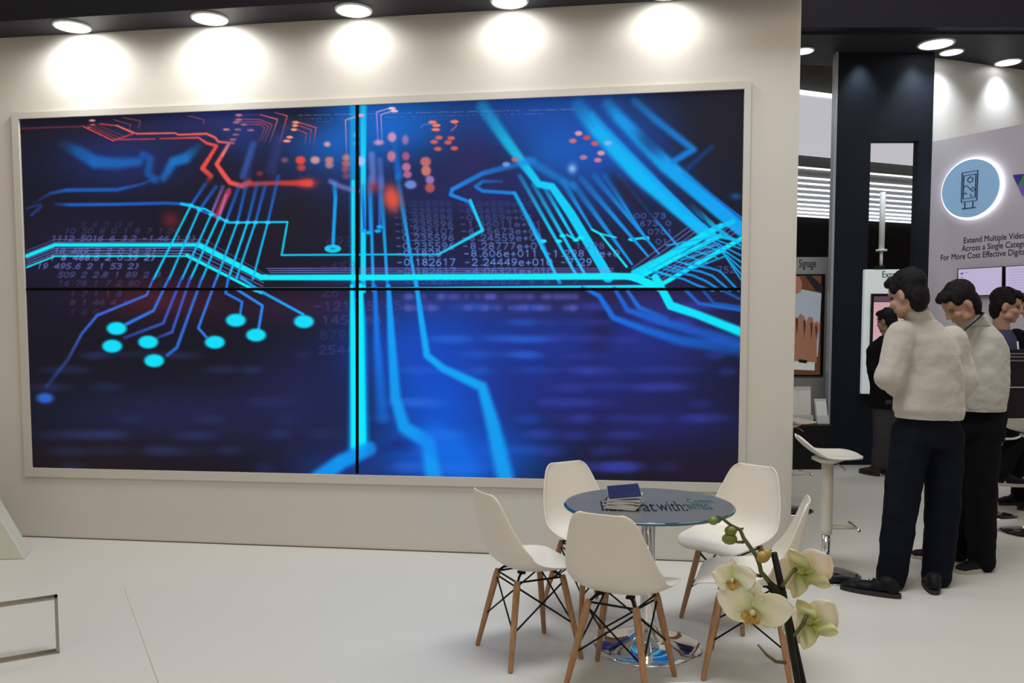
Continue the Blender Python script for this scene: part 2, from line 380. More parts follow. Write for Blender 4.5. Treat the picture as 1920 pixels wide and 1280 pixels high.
# blurred orange dots
for x, y, r_, cc, aa in ((620, 480, 20, (150, 96, 110), .7), (715, 480, 30, RED, .95), (720, 525, 26, RED, .7), (803, 480, 28, (232, 160, 150), .85), (888, 480, 26, (226, 130, 118), .8), (888, 510, 25, (200, 130, 140), .8), (990, 465, 24, (216, 130, 116), .8), (990, 500, 26, (206, 104, 96), .8),
                         (985, 535, 24, (180, 86, 92), .7), (990, 575, 24, (170, 76, 88), .6), (875, 385, 19, (240, 160, 160), .9), (470, 560, 20, (200, 50, 60), .5), (1045, 330, 17, (240, 190, 235), .9), (1045, 380, 17, (235, 150, 190), .8)):
    dot(x, y, r_, r_ * .8, cc, aa, 3, C2)
# verticals at the middle
line([(662, 200), (662, 545)], [12, 9], (0, 165, 235), .75, 4); line([(662, 340), (662, 545)], [6, 6], (0, 230, 255), .9, 1.4)
line([(681, 200), (681, 300), (681, 545)], [12, 10, 10], (0, 215, 252), [.7, 1, 1], [3, 2, 1.4]); line([(627, 345), (629, 370), (624, 465)], [9, 7, 6], SKY, [.5, .9, 1], [3, 2, 1.2])
dot(624, 466, 15.5, 7.6, (10, 205, 235), 1, 1); dot(624, 466, 5, 2, (16, 120, 170), .8, 1)
for x0_, y0_, x1_, y1_ in ((680, 350, 683, 432), (693, 330, 694, 436), (712, 330, 712, 432), (694, 335, 700, 545), (714, 335, 727, 545), (745, 330, 781, 545)):
    line([(x0_, y0_), ((x0_ + x1_) / 2, (y0_ + y1_) / 2), (x1_, y1_)], [10, 6, 5.5], SKY if y1_ > 500 else MB, [.3, .9, 1], [4, 1.6, 1.1])
for x, y in ((681, 432), (691, 436), (708, 433), (712, 425)): dot(x, y, 6, 3.4, SKY, 1, 1)
line([(735, 240), (748, 330)], [6, 14], (8, 110, 215), [.2, .8], 5); line([(697, 290), (700, 340)], 12, (130, 140, 225), .6, 5); line([(712, 300), (716, 350)], 10, (110, 120, 215), .5, 4)
line([(620, 340), (640, 350), (670, 358)], 9, (140, 140, 220), .6, 4); glow(735, 372, 17, 26, (224, 84, 64), .95, -.2, 1.6); glow(700, 350, 12, 12, (200, 60, 60), .6)
line([(648, 225), (650, 300)], 1.7, (235, 140, 150), [1, .3], .8); line([(648, 225), (676, 216)], 1.6, PNK, .9, .7); dot(676, 216, 7, 2.6, PNK, 1, .8)
for a0 in (0, 8): line([(706 + a0, 210 + a0 * .6), (734 + a0 * .6, 202 + a0 * .6)], 1.4, (240, 190, 225), .95, .7); line([(706 + a0, 210 + a0 * .6), (709 + a0, 268)], 2, (200, 150, 225), [1, .4], .9)
dot(735, 203, 7, 2.4, (250, 200, 210), 1, .8); dot(739, 208, 7, 2.4, (250, 200, 210), 1, .8)
for x, y, rx, ry, cc in ((710, 267, 9, 5, (226, 150, 190)), (735, 257, 8, 9, (230, 150, 195)), (760, 262, 6, 9, (170, 120, 170)), (734, 293, 8, 10, (226, 120, 150)), (761, 293, 7, 8, (190, 90, 130)), (762, 313, 8, 8, (214, 120, 160)), (764, 327, 8, 7, (200, 110, 150)), (798, 303, 10, 9, (222, 110, 110)), (799, 320, 9, 10, (226, 130, 110)), (806, 337, 8, 8, (160, 130, 200)), (806, 352, 9, 9, (196, 88, 84)), (770, 346, 11, 8, (120, 150, 225)), (676, 302, 8, 9, (200, 190, 240))): dot(x, y, rx, ry, cc, .85, 3)
for x, y in ((811, 229), (818, 235), (817, 243), (852, 228)): dot(x, y, 8, 3, (246, 120, 98), 1, .8)
for x, y in ((823, 258), (814, 266), (846, 259), (840, 267), (821, 279), (852, 278)): dot(x, y, 7, 4, (222, 96, 86), .9, 1.6)
line([(852, 228), (856, 236), (846, 245)], 2, (240, 100, 90), .8, 1); line([(789, 240), (792, 234), (808, 232)], 1.4, (120, 150, 220), .7, 1)
rr = random.Random(3)
for row, yy in ((0, 214), (1, 221), (2, 227)):
    for i in range(170):
        x = 560 + i * 3.1; y = yy - (x - 660) * .022
        if x > 1080 - row * 60 or rr.random() < .22 + row * .18: continue
        line([(x, y), (x + rr.uniform(.8, 1.8), y)], 1.3, (150, 160, 220), .55 - row * .12, .6)
# mid-right blue tracks
line([(905, 200), (950, 265), (1010, 345), (1035, 350), (1070, 400), (1130, 500), (1140, 520)], [22, 20, 13, 14, 17, 18, 20], (0, 205, 250), [.35, .75, 1, 1, 1, 1, 1], [8, 6, 2.5, 2.5, 1.8, 1.4, 1.2])
line([(1075, 350), (1040, 330), (990, 300)], 14, (10, 150, 235), .5, 6)
line([(1000, 300), (905, 325), (848, 355), (845, 365), (880, 378), (905, 432), (822, 477)], [12, 9, 8, 7, 6, 5, 3], (18, 130, 225), [.5, .8, 1, 1, 1, 1, 1], [5, 3, 2, 1.6, 1.2, 1, .8])
line([(882, 375), (905, 432), (822, 477)], [5, 5, 3], CY, .8, 1); line([(940, 340), (905, 340), (892, 350), (905, 358), (965, 362), (1015, 450), (1048, 530)], [5, 6, 7, 7, 6, 5, 5], (12, 130, 225), [.4, .7, .8, .9, 1, 1, 1], [3, 3, 2.5, 2, 1.5, 1, 1])
for a_, b_ in (((965, 362), (1050, 530)), ((975, 330), (1083, 520)), ((1000, 345), (1100, 520)), ((1020, 350), (1078, 450))): line([a_, ((a_[0] + b_[0]) / 2, (a_[1] + b_[1]) / 2), b_], [8, 6, 5], (0, 195, 248), [.4, 1, 1], [3, 1.4, 1])
for x, y in ((1019, 452), (1048, 452), (1055, 442), (1080, 450), (1090, 446), (1186, 449), (1212, 447)): dot(x, y, 6, 3.2, CY, 1, 1)
line([(1063, 440), (1080, 450), (1088, 442)], 3, CY, 1, 1); line([(1180, 449), (1215, 445)], 4, CY, 1, 1)
for a_, b_, w_ in (((1055, 340), (1110, 430), 7), ((1075, 345), (1185, 495), 8), ((1090, 335), (1215, 480), 8), ((1115, 330), (1235, 475), 7), ((1135, 330), (1210, 445), 6), ((1160, 330), (1270, 460), 5)): line([a_, ((a_[0] + b_[0]) / 2, (a_[1] + b_[1]) / 2), b_], [w_ + 4, w_, 4], (8, 150, 238), [.3, .9, 1], [4, 2, 1])
line([(1110, 430), (1125, 438), (1175, 500)], 4, CY, 1, 1); line([(1125, 438), (1155, 445)], 3, CY, 1, 1)
line([(1085, 200), (1120, 245), (1200, 330), (1330, 445)], [26, 28, 30, 20], (0, 182, 246), [.3, .9, 1, 1], [10, 9, 7, 3]); line([(1110, 215), (1180, 290), (1290, 400), (1340, 440)], [12, 12, 12, 8], (0, 170, 244), [.4, .8, .95, 1], [6, 5, 4, 2])
line([(1140, 195), (1160, 220), (1250, 310), (1390, 430)], [20, 22, 30, 26], (2, 160, 238), [.4, .85, 1, 1], [9, 8, 6, 3]); line([(1190, 190), (1230, 225), (1300, 280), (1262, 303)], [14, 14, 13, 11], (8, 128, 218), [.45, .75, .9, .9], [6, 6, 5, 4])
line([(1335, 275), (1290, 315)], 8, (16, 70, 160), .6, 5); line([(1280, 325), (1340, 370), (1392, 410)], [5, 5, 5], (8, 110, 215), [.4, .8, 1], [3, 2, 1.5]); glow(1380, 368, 10, 6, (14, 100, 180), .7)
glow(1218, 268, 14, 34, (22, 30, 90), .6, -.8, 1.3); glow(1178, 360, 16, 50, (30, 22, 44), .75, -.75, 1.5); glow(1215, 398, 30, 22, (24, 26, 60), .7, .7, 1.4); line([(1235, 335), (1320, 415)], [3, 6], (24, 34, 90), [.3, .9], 2)
for x, y, cc in ((1085, 250, PNK), (1100, 258, RED), (1074, 264, (236, 110, 110)), (1115, 269, (228, 90, 90)), (1127, 287, PNK), (1121, 300, (240, 120, 150)), (1094, 295, (214, 120, 150)), (1140, 268, (150, 180, 245)), (966, 299, (200, 110, 110)), (949, 308, (120, 160, 235))): dot(x, y, 7, 4.6, cc, .85, 1.8)
glow(1073, 316, 8, 9, (150, 190, 245), .9)
# figures
for k, (y, h, s1, s2) in enumerate(((378, 8, '-0.235596', '-8.24559e+011'), (391, 8, '-0.235596', '-8.2455e+0'), (403, 9, '-0.235596', '-0.4559e+01'), (415, 9.5, '-0.235596', '-1.36011e+01'), (428, 10, '-0.235107', '-6.75673e+01'), (440, 11, '-0.235596', '-8.24559e+01'), (455, 12, '-0.235596', '-8.28777e+01'), (469, 12, '-0.1828', '-8.606e+011 -1.298 1e+0'), (485, 12.5, '-0.182617', '-2.24449e+010 -7.29'), (502, 12, '-0.182617', '-4.06321e+010'))):
    a_ = min(.95, .22 + k * .09) if k < 9 else .6; b_ = max(.6, 2.6 - k * .3)
    digits(738 + k * .9, y, h, 9.6, s1, (104, 150, 232), a_, b_, 1.7); digits(872 + (k - 8) * 1.6, y, h, 9.8, s2, (104, 150, 232), a_, b_, 1.7)
for y, h, x, s in ((455, 11, 1080, '1.298'), (430, 9, 1215, '0701'), (448, 10, 1230, '01'), (500, 11, 1345, '752'), (400, 9, 1190, '00 73'), (414, 9, 1200, '673 0')): digits(x, y, h, 9, s, (92, 120, 205), .7, .8, 1.5)
for y, s, x, a_, b_ in ((442, '1112 5016 6 3.2 -1.46 1.2}', 95, .65, 1), (478, '1 8 488.6 2 0.39 2}', 92, .95, .6), (494, '19 495.6 2 1 53 2}', 68, .75, .9), (510, '509 2 2.8 1 89 2 8', 108, .5, 1.1), (526, '16 78 1 7 2 80', 108, .3, 1.3), (466, '18 489 2 2 0.14 2}', 100, .7, .8), (428, '10 50 8 0 1 8 7 1.04', 120, .3, 1.3), (416, '5 8 0 0 8', 150, .2, 1.5), (546, '1 7 1 1 8', 130, .3, 1.5), (562, '8 1 44 4 1', 130, .3, 1.5), (580, '1 8 5', 130, .2, 2)): digits(x, y, 9.5, 9, s, (124, 134, 222), a_, b_, 1.6, .35, 1.22)
for y, s, x, a_ in ((445, '693', 612, .3), (492, '-458', 602, .35), (540, '26', 604, .35), (566, '-121.45', 590, .45), (592, '145.986', 604, .5), (620, '8791', 600, .3), (648, '2544', 598, .4), (565, '456 8', 722, .4), (594, '0 6s', 700, .3)): digits(x, y, 15, 13, s, (78, 76, 150), a_, 1.3, 2.6)
# wide bus, left half
for y0_, y1_, w_, cc, aa in ((452, 449, 1.2, VIO, .6), (457, 454, 1.2, VIO, .7), (462, 459, 6.5, CY, 1), (468, 465, 1.3, VIO, .9), (473, 470, 1.3, VIO, .9), (478, 473, 1.3, VIO, .9), (483, 479, 2.8, CY, 1)):
    k = y0_ - 462
    line([(50, 480 + k * 1.0), (103, y0_ - 3), (372 - k * 1.1, y0_ - 3), (490 + (-k) * 1.2, 518 + k * .45 + (3 if k < 0 else 0)), (500, 518 + k * .5)] if k <= 0 else [(50, 480 + k), (103, y0_ - 3), (372 - k * 1.1, y0_ - 3), (495 - k * .2, 522 + k * 1.35)], w_, cc, aa, .8)
line([(372, 459), (490, 520)], 10, CY, 1, .9); line([(350, 478), (480, 545)], 5, CY, 1, .9)
line([(380, 464), (492, 516)], 1, (60, 200, 230), .5, .6)
for k, y in enumerate((503, 507, 511)): line([(500 + k * 3, y), (660, y), (1150, y)], 1.3, VIO, .8, .7)
line([(490, 520), (660, 520), (1190, 518)], [10, 11, 12], CY, 1, 1); line([(450, 541), (700, 541), (1240, 537)], [3, 4, 7], (0, 225, 250), 1, 1); glow(900, 530, 300, 5, (36, 70, 170), .5, 0, 2)
digits(760, 524, 8, 10, '-0.182617 -4.0632 6 8 1 7', (60, 120, 200), .5, 1.6, 1.6)
# right fan
for x0_, y0_, x1_, y1_, w_ in ((1190, 520, 1325, 438, 10), (1190, 524, 1350, 442, 8), (1205, 508, 1310, 430, 1.4), (1195, 506, 1300, 428, 1.4), (1185, 503, 1290, 426, 1.4), (1228, 540, 1392, 446, 8), (1205, 528, 1340, 455, 1.5), (1215, 530, 1350, 455, 1.5), (1222, 533, 1352, 462, 1.5), (1340, 445, 1372, 422, 1.4), (1350, 446, 1380, 426, 1.4), (1360, 448, 1388, 430, 1.4)): line([(x0_, y0_), (x1_, y1_)], w_, CY if w_ > 3 else VIO, 1 if w_ > 3 else .85, .9)
line([(1325, 438), (1345, 428), (1375, 415)], 9, (0, 200, 245), .9, 1.5)
line([(1190, 512), (1250, 482), (1322, 440), (1352, 422)], [14, 15, 14, 8], (0, 222, 250), .95, 1.6); line([(1290, 405), (1335, 440), (1392, 452)], [10, 8, 5], (0, 196, 248), [.2, .9, .9], 1.6); line([(1290, 380), (1340, 425), (1392, 462)], [12, 9, 4], (0, 188, 246), [0, .9, .85], 2)
line([(1215, 508), (1330, 444)], 1.2, (10, 90, 170), .6, .7); line([(1225, 512), (1335, 450)], 1.2, (10, 80, 160), .6, .7)
for k in range(6): line([(1290 + k * 9 - 40, 470 + k * 9 - 30 + 20), (1330 + k * 6, 445 + k * 7), (1400, 470 + k * 14)], 3, (10, 175, 245), .9, 1)
for k in range(4): line([(1285 + k * 2 - k * 22, 512 + k * 5 - 18), (1330 - k * 16, 502 + k * 7), (1350 - k * 14, 508 + k * 9), (1385 - k * 16, 545)], 4, (10, 150, 235), .95, 1)
for k in range(7): line([(1215 + k * 22 - 30, 500 - k * 8 + 8), (1255 + k * 20 - 10, 528 - k * 9)], 2.4, (0, 205, 250), .85, .8)
line([(1150, 515), (1190, 520), (1238, 540)], [8, 14, 14], CY, 1, 1); line([(1300, 380), (1325, 418), (1330, 425)], 2, (34, 30, 70), .6, 1)
# bundle of diagonals at left crossing the bus
DG = [((385, 345), (358, 385), (288, 523)), ((405, 350), (374, 393), (317, 523)), ((418, 350), (396, 402), (341, 523)), ((430, 355), (410, 408), (357, 523)), ((448, 350), (424, 414), (379, 523)), ((462, 345), (445, 417), (406, 523)), ((482, 345), (464, 417), (428, 523)), ((498, 345), (479, 417), (443, 523)), ((522, 330), (502, 417), (474, 523))]
for k, p in enumerate(DG):
    cc = (150, 110, 190) if k in (2, 3) else (20, 110, 225)
    line([p[0], p[1]], [7, 4.5], cc, [.5, .9], [3, 1.4]); line(p[1:], [3.6, 3.8], (5, 185, 245) if k % 3 else (0, 205, 250), 1, [1, 1.1]); dot(p[1][0], p[1][1], 5, 3.4, (30, 205, 250), 1, 1)
line([(428, 360), (405, 405)], [12, 8], (200, 50, 60), .7, 3); line([(424, 365), (412, 400)], 5, (190, 110, 170), .7, 2); glow(320, 412, 16, 16, (120, 32, 44), .7)
for p, w_ in (([(512, 330), (530, 250), (545, 230)], 9), ([(462, 330), (470, 290)], 16), ([(505, 320), (520, 260)], 14)): line(p, w_, (60, 62, 140), .35, 6)
glow(455, 255, 34, 40, (24, 52, 130), .6); line([(475, 270), (455, 330)], 12, (50, 100, 190), .6, 5)
# tracks fanning out in the lower left panel, with round ends
T = lambda l, w_, c_=(50, 110, 225), aa=1, bb=1.5: line(l, w_, c_, aa, bb, C5)
T([(790, 0), (755, 90), (500, 195), (420, 290), (350, 420), (240, 560)], [3, 4, 5, 5, 5, 6], (58, 110, 225), [1, 1, .95, .8, .55, .3], [1, 1.2, 1.6, 2, 3, 5])
T([(870, 0), (790, 170), (650, 240)], [4, 5, 6], (40, 120, 232), 1, 1.8); T([(935, 0), (840, 235), (640, 310)], [4, 5, 6], (56, 96, 215), [1, .9, .5], 2); T([(980, 0), (885, 280), (810, 310)], [4, 5, 5], (60, 96, 215), [1, .9, .5], 2)
T([(1040, 0), (910, 360), (860, 400)], [4, 6, 6], (40, 120, 232), [1, .9, .7], 2); T([(1115, 0), (1020, 260), (1060, 305)], [4, 5, 5], (50, 120, 232), 1, 1.6); T([(1175, 0), (1160, 80), (1245, 125), (1235, 190)], 4.5, (30, 125, 235), 1, 1.4)
T([(1215, 60), (1350, 145), (1330, 265)], 5, (40, 135, 238), 1, 1.4); T([(1240, 0), (1330, 65), (1560, 190)], 5, (24, 160, 245), 1, 1.2)
for x, y in ((600, 262), (577, 353), (762, 332), (793, 428), (1105, 333), (1213, 220), (1317, 296), (1563, 227)): dot(x, y, 51, 33, (8, 220, 250), 1, 3, C5)
dot(232, 620, 42, 26, (42, 112, 222), .85, 5, C5)
# lower verticals and right bottom flow
V = lambda l, w_, c_=(8, 170, 250), aa=1, bb=4: line(l, w_, c_, aa, bb, C6)
V([(75, 40), (78, 200), (80, 780)], [18, 28, 36], (0, 150, 245), .95, [3, 6, 8]); V([(48, 40), (52, 200), (60, 780)], [6, 10, 13], (0, 235, 255), 1, [1.5, 3, 4]); V([(88, 40), (90, 200), (95, 780)], [9, 12, 16], (0, 235, 255), 1, [1.5, 3, 4])
V([(155, 40), (165, 300), (190, 640)], [7, 12, 22], (10, 120, 235), [1, .85, .5], [2, 5, 9]); V([(218, 40), (230, 260), (250, 560), (290, 690), (400, 760), (430, 940)], [8, 14, 20, 24, 26, 32], (8, 160, 248), [1, .95, .9, .9, .85, .8], [2, 4, 6, 7, 8, 9])
V([(345, 20), (370, 200), (395, 360), (470, 420), (650, 505), (700, 680), (760, 940)], [7, 11, 13, 14, 19, 26, 32], (8, 165, 248), [1, 1, 1, .95, .95, .9, .85], [1.5, 3, 4, 5, 6, 8, 10])
V([(130, 790), (0, 850), (-120, 935)], [26, 28, 30], (6, 150, 245), [.9, .95, .9], 7); V([(140, 800), (260, 770), (360, 800)], 22, (20, 40, 120), [.1, .7, .1], 8)
V([(430, 740), (520, 800), (560, 930)], 60, (6, 118, 238), .45, 16)
V([(1110, 45), (1190, 85), (1255, 185), (1400, 240), (1560, 290), (1830, 330)], [4, 9, 11, 13, 18, 24], (14, 110, 225), [1, 1, .95, .85, .7, .5], [1.5, 2.5, 3.5, 5, 7, 9])
V([(1260, 50), (1320, 150), (1480, 205), (1830, 300)], [6, 10, 14, 22], (22, 100, 215), [1, .9, .8, .6], [2, 3, 5, 8]); V([(1320, 60), (1375, 140), (1500, 190)], [6, 9, 10], (22, 110, 220), [1, .9, .5], [2, 3, 5])
V([(1450, 0), (1520, 130), (1640, 170), (1840, 250)], [14, 16, 15, 17], (0, 228, 252), 1, [1.5, 2, 3, 4]); V([(1590, 60), (1650, 120), (1840, 150)], 6, (16, 110, 220), .9, 2.5); V([(1670, 60), (1720, 120), (1840, 135)], 5, (16, 100, 210), .8, 2.5); V([(1760, 60), (1840, 100)], 5, (16, 100, 210), .8, 2)
lin_canvas = canvas / 255.0
lin_canvas = np.where(lin_canvas < .04045, lin_canvas / 12.92, ((lin_canvas + .055) / 1.055) ** 2.4).astype(np.float32)

m = bpy.data.materials.new('screen_pixels'); m.use_nodes = True; nt = m.node_tree
b = nt.nodes['Principled BSDF']; b.inputs['Base Color'].default_value = (0.004, 0.004, 0.005, 1); b.inputs['Roughness'].default_value = 0.6; b.inputs['Specular IOR Level'].default_value = 0.1
ca = nt.nodes.new('ShaderNodeAttribute'); ca.attribute_name = 'pixels'
nt.links.new(ca.outputs['Color'], b.inputs['Emission Color']); b.inputs['Emission Strength'].default_value = 1.0
M_SCREEN = m
M_SEAM = mat('matt_black_seam', (.001, .001, .001), .9, var=.1)
vw = empty('video_wall', wall_pt((-3.57 + 1.487) / 2, 0.6, 0.0))
tag(vw, 'huge blue glowing video wall of four joined screens showing circuit tracks', 'screen')
frame.parent = vw; frame.matrix_parent_inverse = Matrix.Translation(-vw.location)
XM, YM = 670, 542
def edge_pt(a, b, x=None, y=None):
    t = (x - a[0]) / (b[0] - a[0]) if x is not None else (y - a[1]) / (b[1] - a[1])
    return (a[0] + (b[0] - a[0]) * t, a[1] + (b[1] - a[1]) * t)
TL, TR, BR, BL = SC
TMp, BMp, MLp, MRp = edge_pt(TL, TR, x=XM), edge_pt(BL, BR, x=XM), edge_pt(TL, BL, y=YM), edge_pt(TR, BR, y=YM)
MMp = (XM, YM)
eye = np.array(EYE); fw, rt, up = np.array(FW), np.array(RT), np.array(UP)
def panel(corners, nx, ny):
    A, B, Cc, D = [np.array(hit_wall(*c, 0.006)) for c in corners]
    u = np.linspace(0, 1, nx)[None, :, None]; v = np.linspace(0, 1, ny)[:, None, None]
    P = A * (1 - u) * (1 - v) + B * u * (1 - v) + Cc * u * v + D * (1 - u) * v
    d = P - eye; z = d @ fw
    px = 960 + F_PX * (d @ rt) / z - X0; py = P_Y - F_PX * (d @ up) / z - Y0
    px = np.clip(px, 0, XW - 1.01); py = np.clip(py, 0, YH - 1.01)
    ix, iy = px.astype(int), py.astype(int); fx, fy = (px - ix)[..., None], (py - iy)[..., None]
    L = lin_canvas
    c = L[iy, ix] * (1 - fx) * (1 - fy) + L[iy, ix + 1] * fx * (1 - fy) + L[iy + 1, ix] * (1 - fx) * fy + L[iy + 1, ix + 1] * fx * fy
    # border verts give the panel its thickness
    front = (P - np.array(vw.location)).reshape(-1, 3); nf = len(front)
    back = np.array([A, B, Cc, D]) - np.array(vw.location) - np.array(WN) * 0.004
    verts = np.concatenate([front, back]); cols = np.ones((len(verts), 4), np.float32); cols[:nf, :3] = c.reshape(-1, 3); cols[nf:, :3] = 0
    idx = np.arange(nx * ny).reshape(ny, nx)
    q = np.stack([idx[:-1, :-1], idx[1:, :-1], idx[1:, 1:], idx[:-1, 1:]], -1).reshape(-1, 4)
    a, b_, c_, d_ = idx[0, 0], idx[0, -1], idx[-1, -1], idx[-1, 0]
    q = np.concatenate([q, [[a, b_, nf + 1, nf], [b_, c_, nf + 2, nf + 1], [c_, d_, nf + 3, nf + 2], [d_, a, nf, nf + 3], [nf, nf + 1, nf + 2, nf + 3]]]).astype(np.int32)
    me = bpy.data.meshes.new('display_panel'); me.vertices.add(len(verts)); me.vertices.foreach_set('co', verts.astype(np.float32).ravel())
    me.loops.add(q.size); me.loops.foreach_set('vertex_index', q.ravel()); me.polygons.add(len(q)); me.polygons.foreach_set('loop_start', np.arange(0, q.size, 4, dtype=np.int32))
    me.update(calc_edges=True)
    at_ = me.color_attributes.new('pixels', 'FLOAT_COLOR', 'POINT'); at_.data.foreach_set('color', cols.ravel())
    return link('display_panel', me, M_SCREEN, vw)
panel([TL, TMp, MMp, MLp], 480, 250); panel([TMp, TR, MRp, MMp], 540, 270)
panel([MLp, MMp, BMp, BL], 400, 210); panel([MMp, MRp, BR, BMp], 440, 230)
def bar(a, b, half, off, name, m, parent, t=0.006):
    A, B = hit_wall(*a, off), hit_wall(*b, off); d = (B - A).normalized(); n = d.cross(WN).normalized() * half
    bm = BM(); slab(bm, [A - n, B - n, B + n, A + n], WN, t)
    o = obj(name, bm, m, parent); o.matrix_parent_inverse = Matrix.Translation(-vw.location); return o
bar((50, 542), (1390, 542), .0095, .006, 'bezel_seam', M_SEAM, vw); bar((670, 197), (670, 887), .0105, .006, 'bezel_seam', M_SEAM, vw)

# ------------------------------------------------------------------ downlights in the soffit over the screen
def downlight(p, r, lab, grp, lamp=None, cat='ceiling light'):
    e = empty('ceiling_light', p)
    bm = BM(); lathe(bm, [(r, -.002), (r, -.012), (r * 1.1, -.012), (r * 1.14, -.004), (r * 1.14, 0), (r, -.002)], 40); obj('rim', bm, M_WHITE, e, True)
    bm = BM(); lathe(bm, [(0, 0), (r, 0), (r, -.008), (0, -.010)], 40); obj('diffuser', bm, M_LAMP, e)
    tag(e, lab, cat, grp)
    return e
DLX = [(135, 53), (393, 40), (663, 25), (955, 8), (1250, -8)]
names = ['leftmost round downlight in the dark soffit above the screen', 'round downlight above the red tracks left of the black seam',
         'round downlight just left of the black vertical seam', 'round downlight above the right half of the screen', 'round downlight cut off by the top edge of the photo']
for (x, y), nm in zip(DLX, names):
    p = hit_wall(x, y, 0.15); p.z = ZC
    downlight(p, 0.108, nm, 'round downlights over the video wall')
    left = x < 500
    spot_lamp(p - Vector((0, 0, .03)), p - Vector((0, 0, 1.0)) - WN * (.40), 42 if left else 16, (1.0, 0.985, 0.95), 165, .6, .1)

# ------------------------------------------------------------------ the stand behind, seen past the end of the wall
YC = 9.3                                   # front face of the dark blue column wall
ZH = 4.54
def xz(px, py, Y): p = at(px, py, Y); return p.x, p.z
def vbox(bm, x0, x1, y0, y1, z0, z1): box(bm, ((x0 + x1) / 2, (y0 + y1) / 2, (z0 + z1) / 2), (x1 - x0, y1 - y0, z1 - z0))
xa = xz(1563, 450, YC)[0]; xb = xz(1628, 450, YC)[0]; xc = xz(1717, 450, YC)[0]; xd = xz(1747, 300, YC)[0]
ztop = xz(1670, 264, YC)[1]; zsill = 0.80
bm = BM()
vbox(bm, xa, xb, YC, YC + .12, 0, ZH + .3); vbox(bm, xc, xd, YC, YC + .12, 0, ZH + .3)
vbox(bm, xb, xc, YC, YC + .12, ztop, ZH + .3); vbox(bm, xb, xc, YC, YC + .12, 0, zsill)
struct(obj('wall_column', bm, M_COLUMN))
bm = BM(); vbox(bm, xa - .028, xa, YC - .02, YC + .07, 0, ZH); struct(obj('trim_3', bm, M_TRIM))
# dark header beam
bm = BM(); vbox(bm, 2.6, 9.5, 8.75, YC + .4, ZH, ZH + 2.2); hb = obj('trim_4', bm, M_SOFFIT); struct(hb)
bm = BM(); vbox(bm, 2.6, 9.5, 8.60, 8.75, ZH + .02, ZH + 2.2); struct(obj('trim_5', bm, mat('header_fascia', (0.020, 0.019, 0.027), 0.6, var=0.08)))
bm = BM(); vbox(bm, 5.3, 9.5, YC + .4, 11.0, ZH, ZH + .3); struct(obj('trim_6', bm, M_SOFFIT))

E1 = Vector((0.54, -0.84, 0)).normalized(); LN = Vector((-E1.y * -1, 0, 0))
LNRM = Vector((-0.84, -0.54, 0)).normalized()       # lilac wall faces the aisle
LP = Vector((xd, YC, 0))
def lil(s, z, off=0.0): return LP + E1 * s + LNRM * off + Vector((0, 0, z))
def hit_lil(px, py, off=0.0): return on_plane(px, py, LP + LNRM * off, LNRM)
bm = BM(); slab(bm, [lil(0, 0), lil(3.2, 0), lil(3.2, 3.58), lil(0, 3.58)], -LNRM, .08); struct(obj('wall_right', bm, M_LILAC))
A_ = Vector((xd - .02, YC + .14, 0)); B_ = Vector((9.0, YC + 1.7, 0)); d_ = (B_ - A_).normalized()
bm = BM(); slab(bm, [A_, B_, B_ + Vector((0, 0, ZH)), A_ + Vector((0, 0, ZH))], Vector((-d_.y, d_.x, 0)), .1); struct(obj('wall_far_right', bm, M_WHITE))

# lamps under the header
for (px, py, r, Y, nm) in ((1755, 84, .165, 8.9, 'largest round downlight under the dark header at right'), (1784, 99, .11, 9.2, 'small round downlight just right of the largest one'),
                           (1890, 118, .125, 9.9, 'round downlight at far right above the lilac wall'), (1505, 97, .11, 9.0, 'round downlight half hidden behind the white wall end')):
    p = on_z(px, py, ZH - .012)
    if p.y < 8.62: p.y = 8.95
    p.x = at(px, py, p.y).x; p.z = ZH
    downlight(p, r, nm, 'round downlights under the far header')
    spot_lamp(p - Vector((0, 0, .04)), p + Vector((.05, .25, -1)), 34, (0.93, 0.97, 1.0), 100, 1.0, .08)
for px in (1622, 1722):
    q = at(px, 150, YC - .14); q.z = ZH - .05
    spot_lamp(q, q + Vector((0, .22, -1)), 26, (0.85, 0.98, 1.0), 75, 1.0, .05)

# round backlit sign on the lilac wall
cc = hit_lil(1820, 353.5, .05)
def lil_frame(p): # matrix: x along wall (towards the right of the photo), y up, z out of the wall
    return Matrix(((E1.x, 0, LNRM.x, p.x), (E1.y, 0, LNRM.y, p.y), (0, 1, 0, p.z), (0, 0, 0, 1)))
e = empty('round_sign', cc); tag(e, 'round pale blue backlit sign with a kiosk pictogram on the lilac wall', 'sign')
MW = lil_frame(cc); MI = Matrix.Translation(-cc)
def on_wall(bm, M):
    bmesh.ops.transform(bm, matrix=M, verts=bm.verts[:])
R_ = (hit_lil(1873, 350, .05) - hit_lil(1766, 358, .05)).length / 2
bm = BM(); lathe(bm, [(0, 0), (R_, 0), (R_, .02), (0, .02)], 64); on_wall(bm, MI @ MW); obj('sign_face', bm, mat('pale_blue_face', lin(118, 154, 188), 0.5, var=.04, emit=lin(118, 154, 188), estr=.5), e)
bm = BM(); lathe(bm, [(0, -.045), (R_ * 1.06, -.045), (R_ * 1.06, -.004), (0, -.004)], 64); on_wall(bm, MI @ MW); obj('halo_light', bm, mat('halo_led', (1, 1, 1), .5, emit=(1, 1, 1), estr=2.2), e)
bm = BM()
def wl(pts, w, closed=False): tube(bm, [(x * R_, y * R_, .024) for x, y in pts], w, 6, closed)
for s, rr_ in ((1, .02), (.78, .012)):
    wl([(-.27 * s, .52 * s + .08 - .02 * s), (.27 * s, .52 * s + .06), (.27 * s, -.5 * s + .06), (-.27 * s, -.5 * s + .06)], .0065, True)
wl([(.09 * math.cos(t) + .02, .09 * math.sin(t) + .3) for t in np.linspace(0, 2 * math.pi, 14)[:-1]], .005, True)
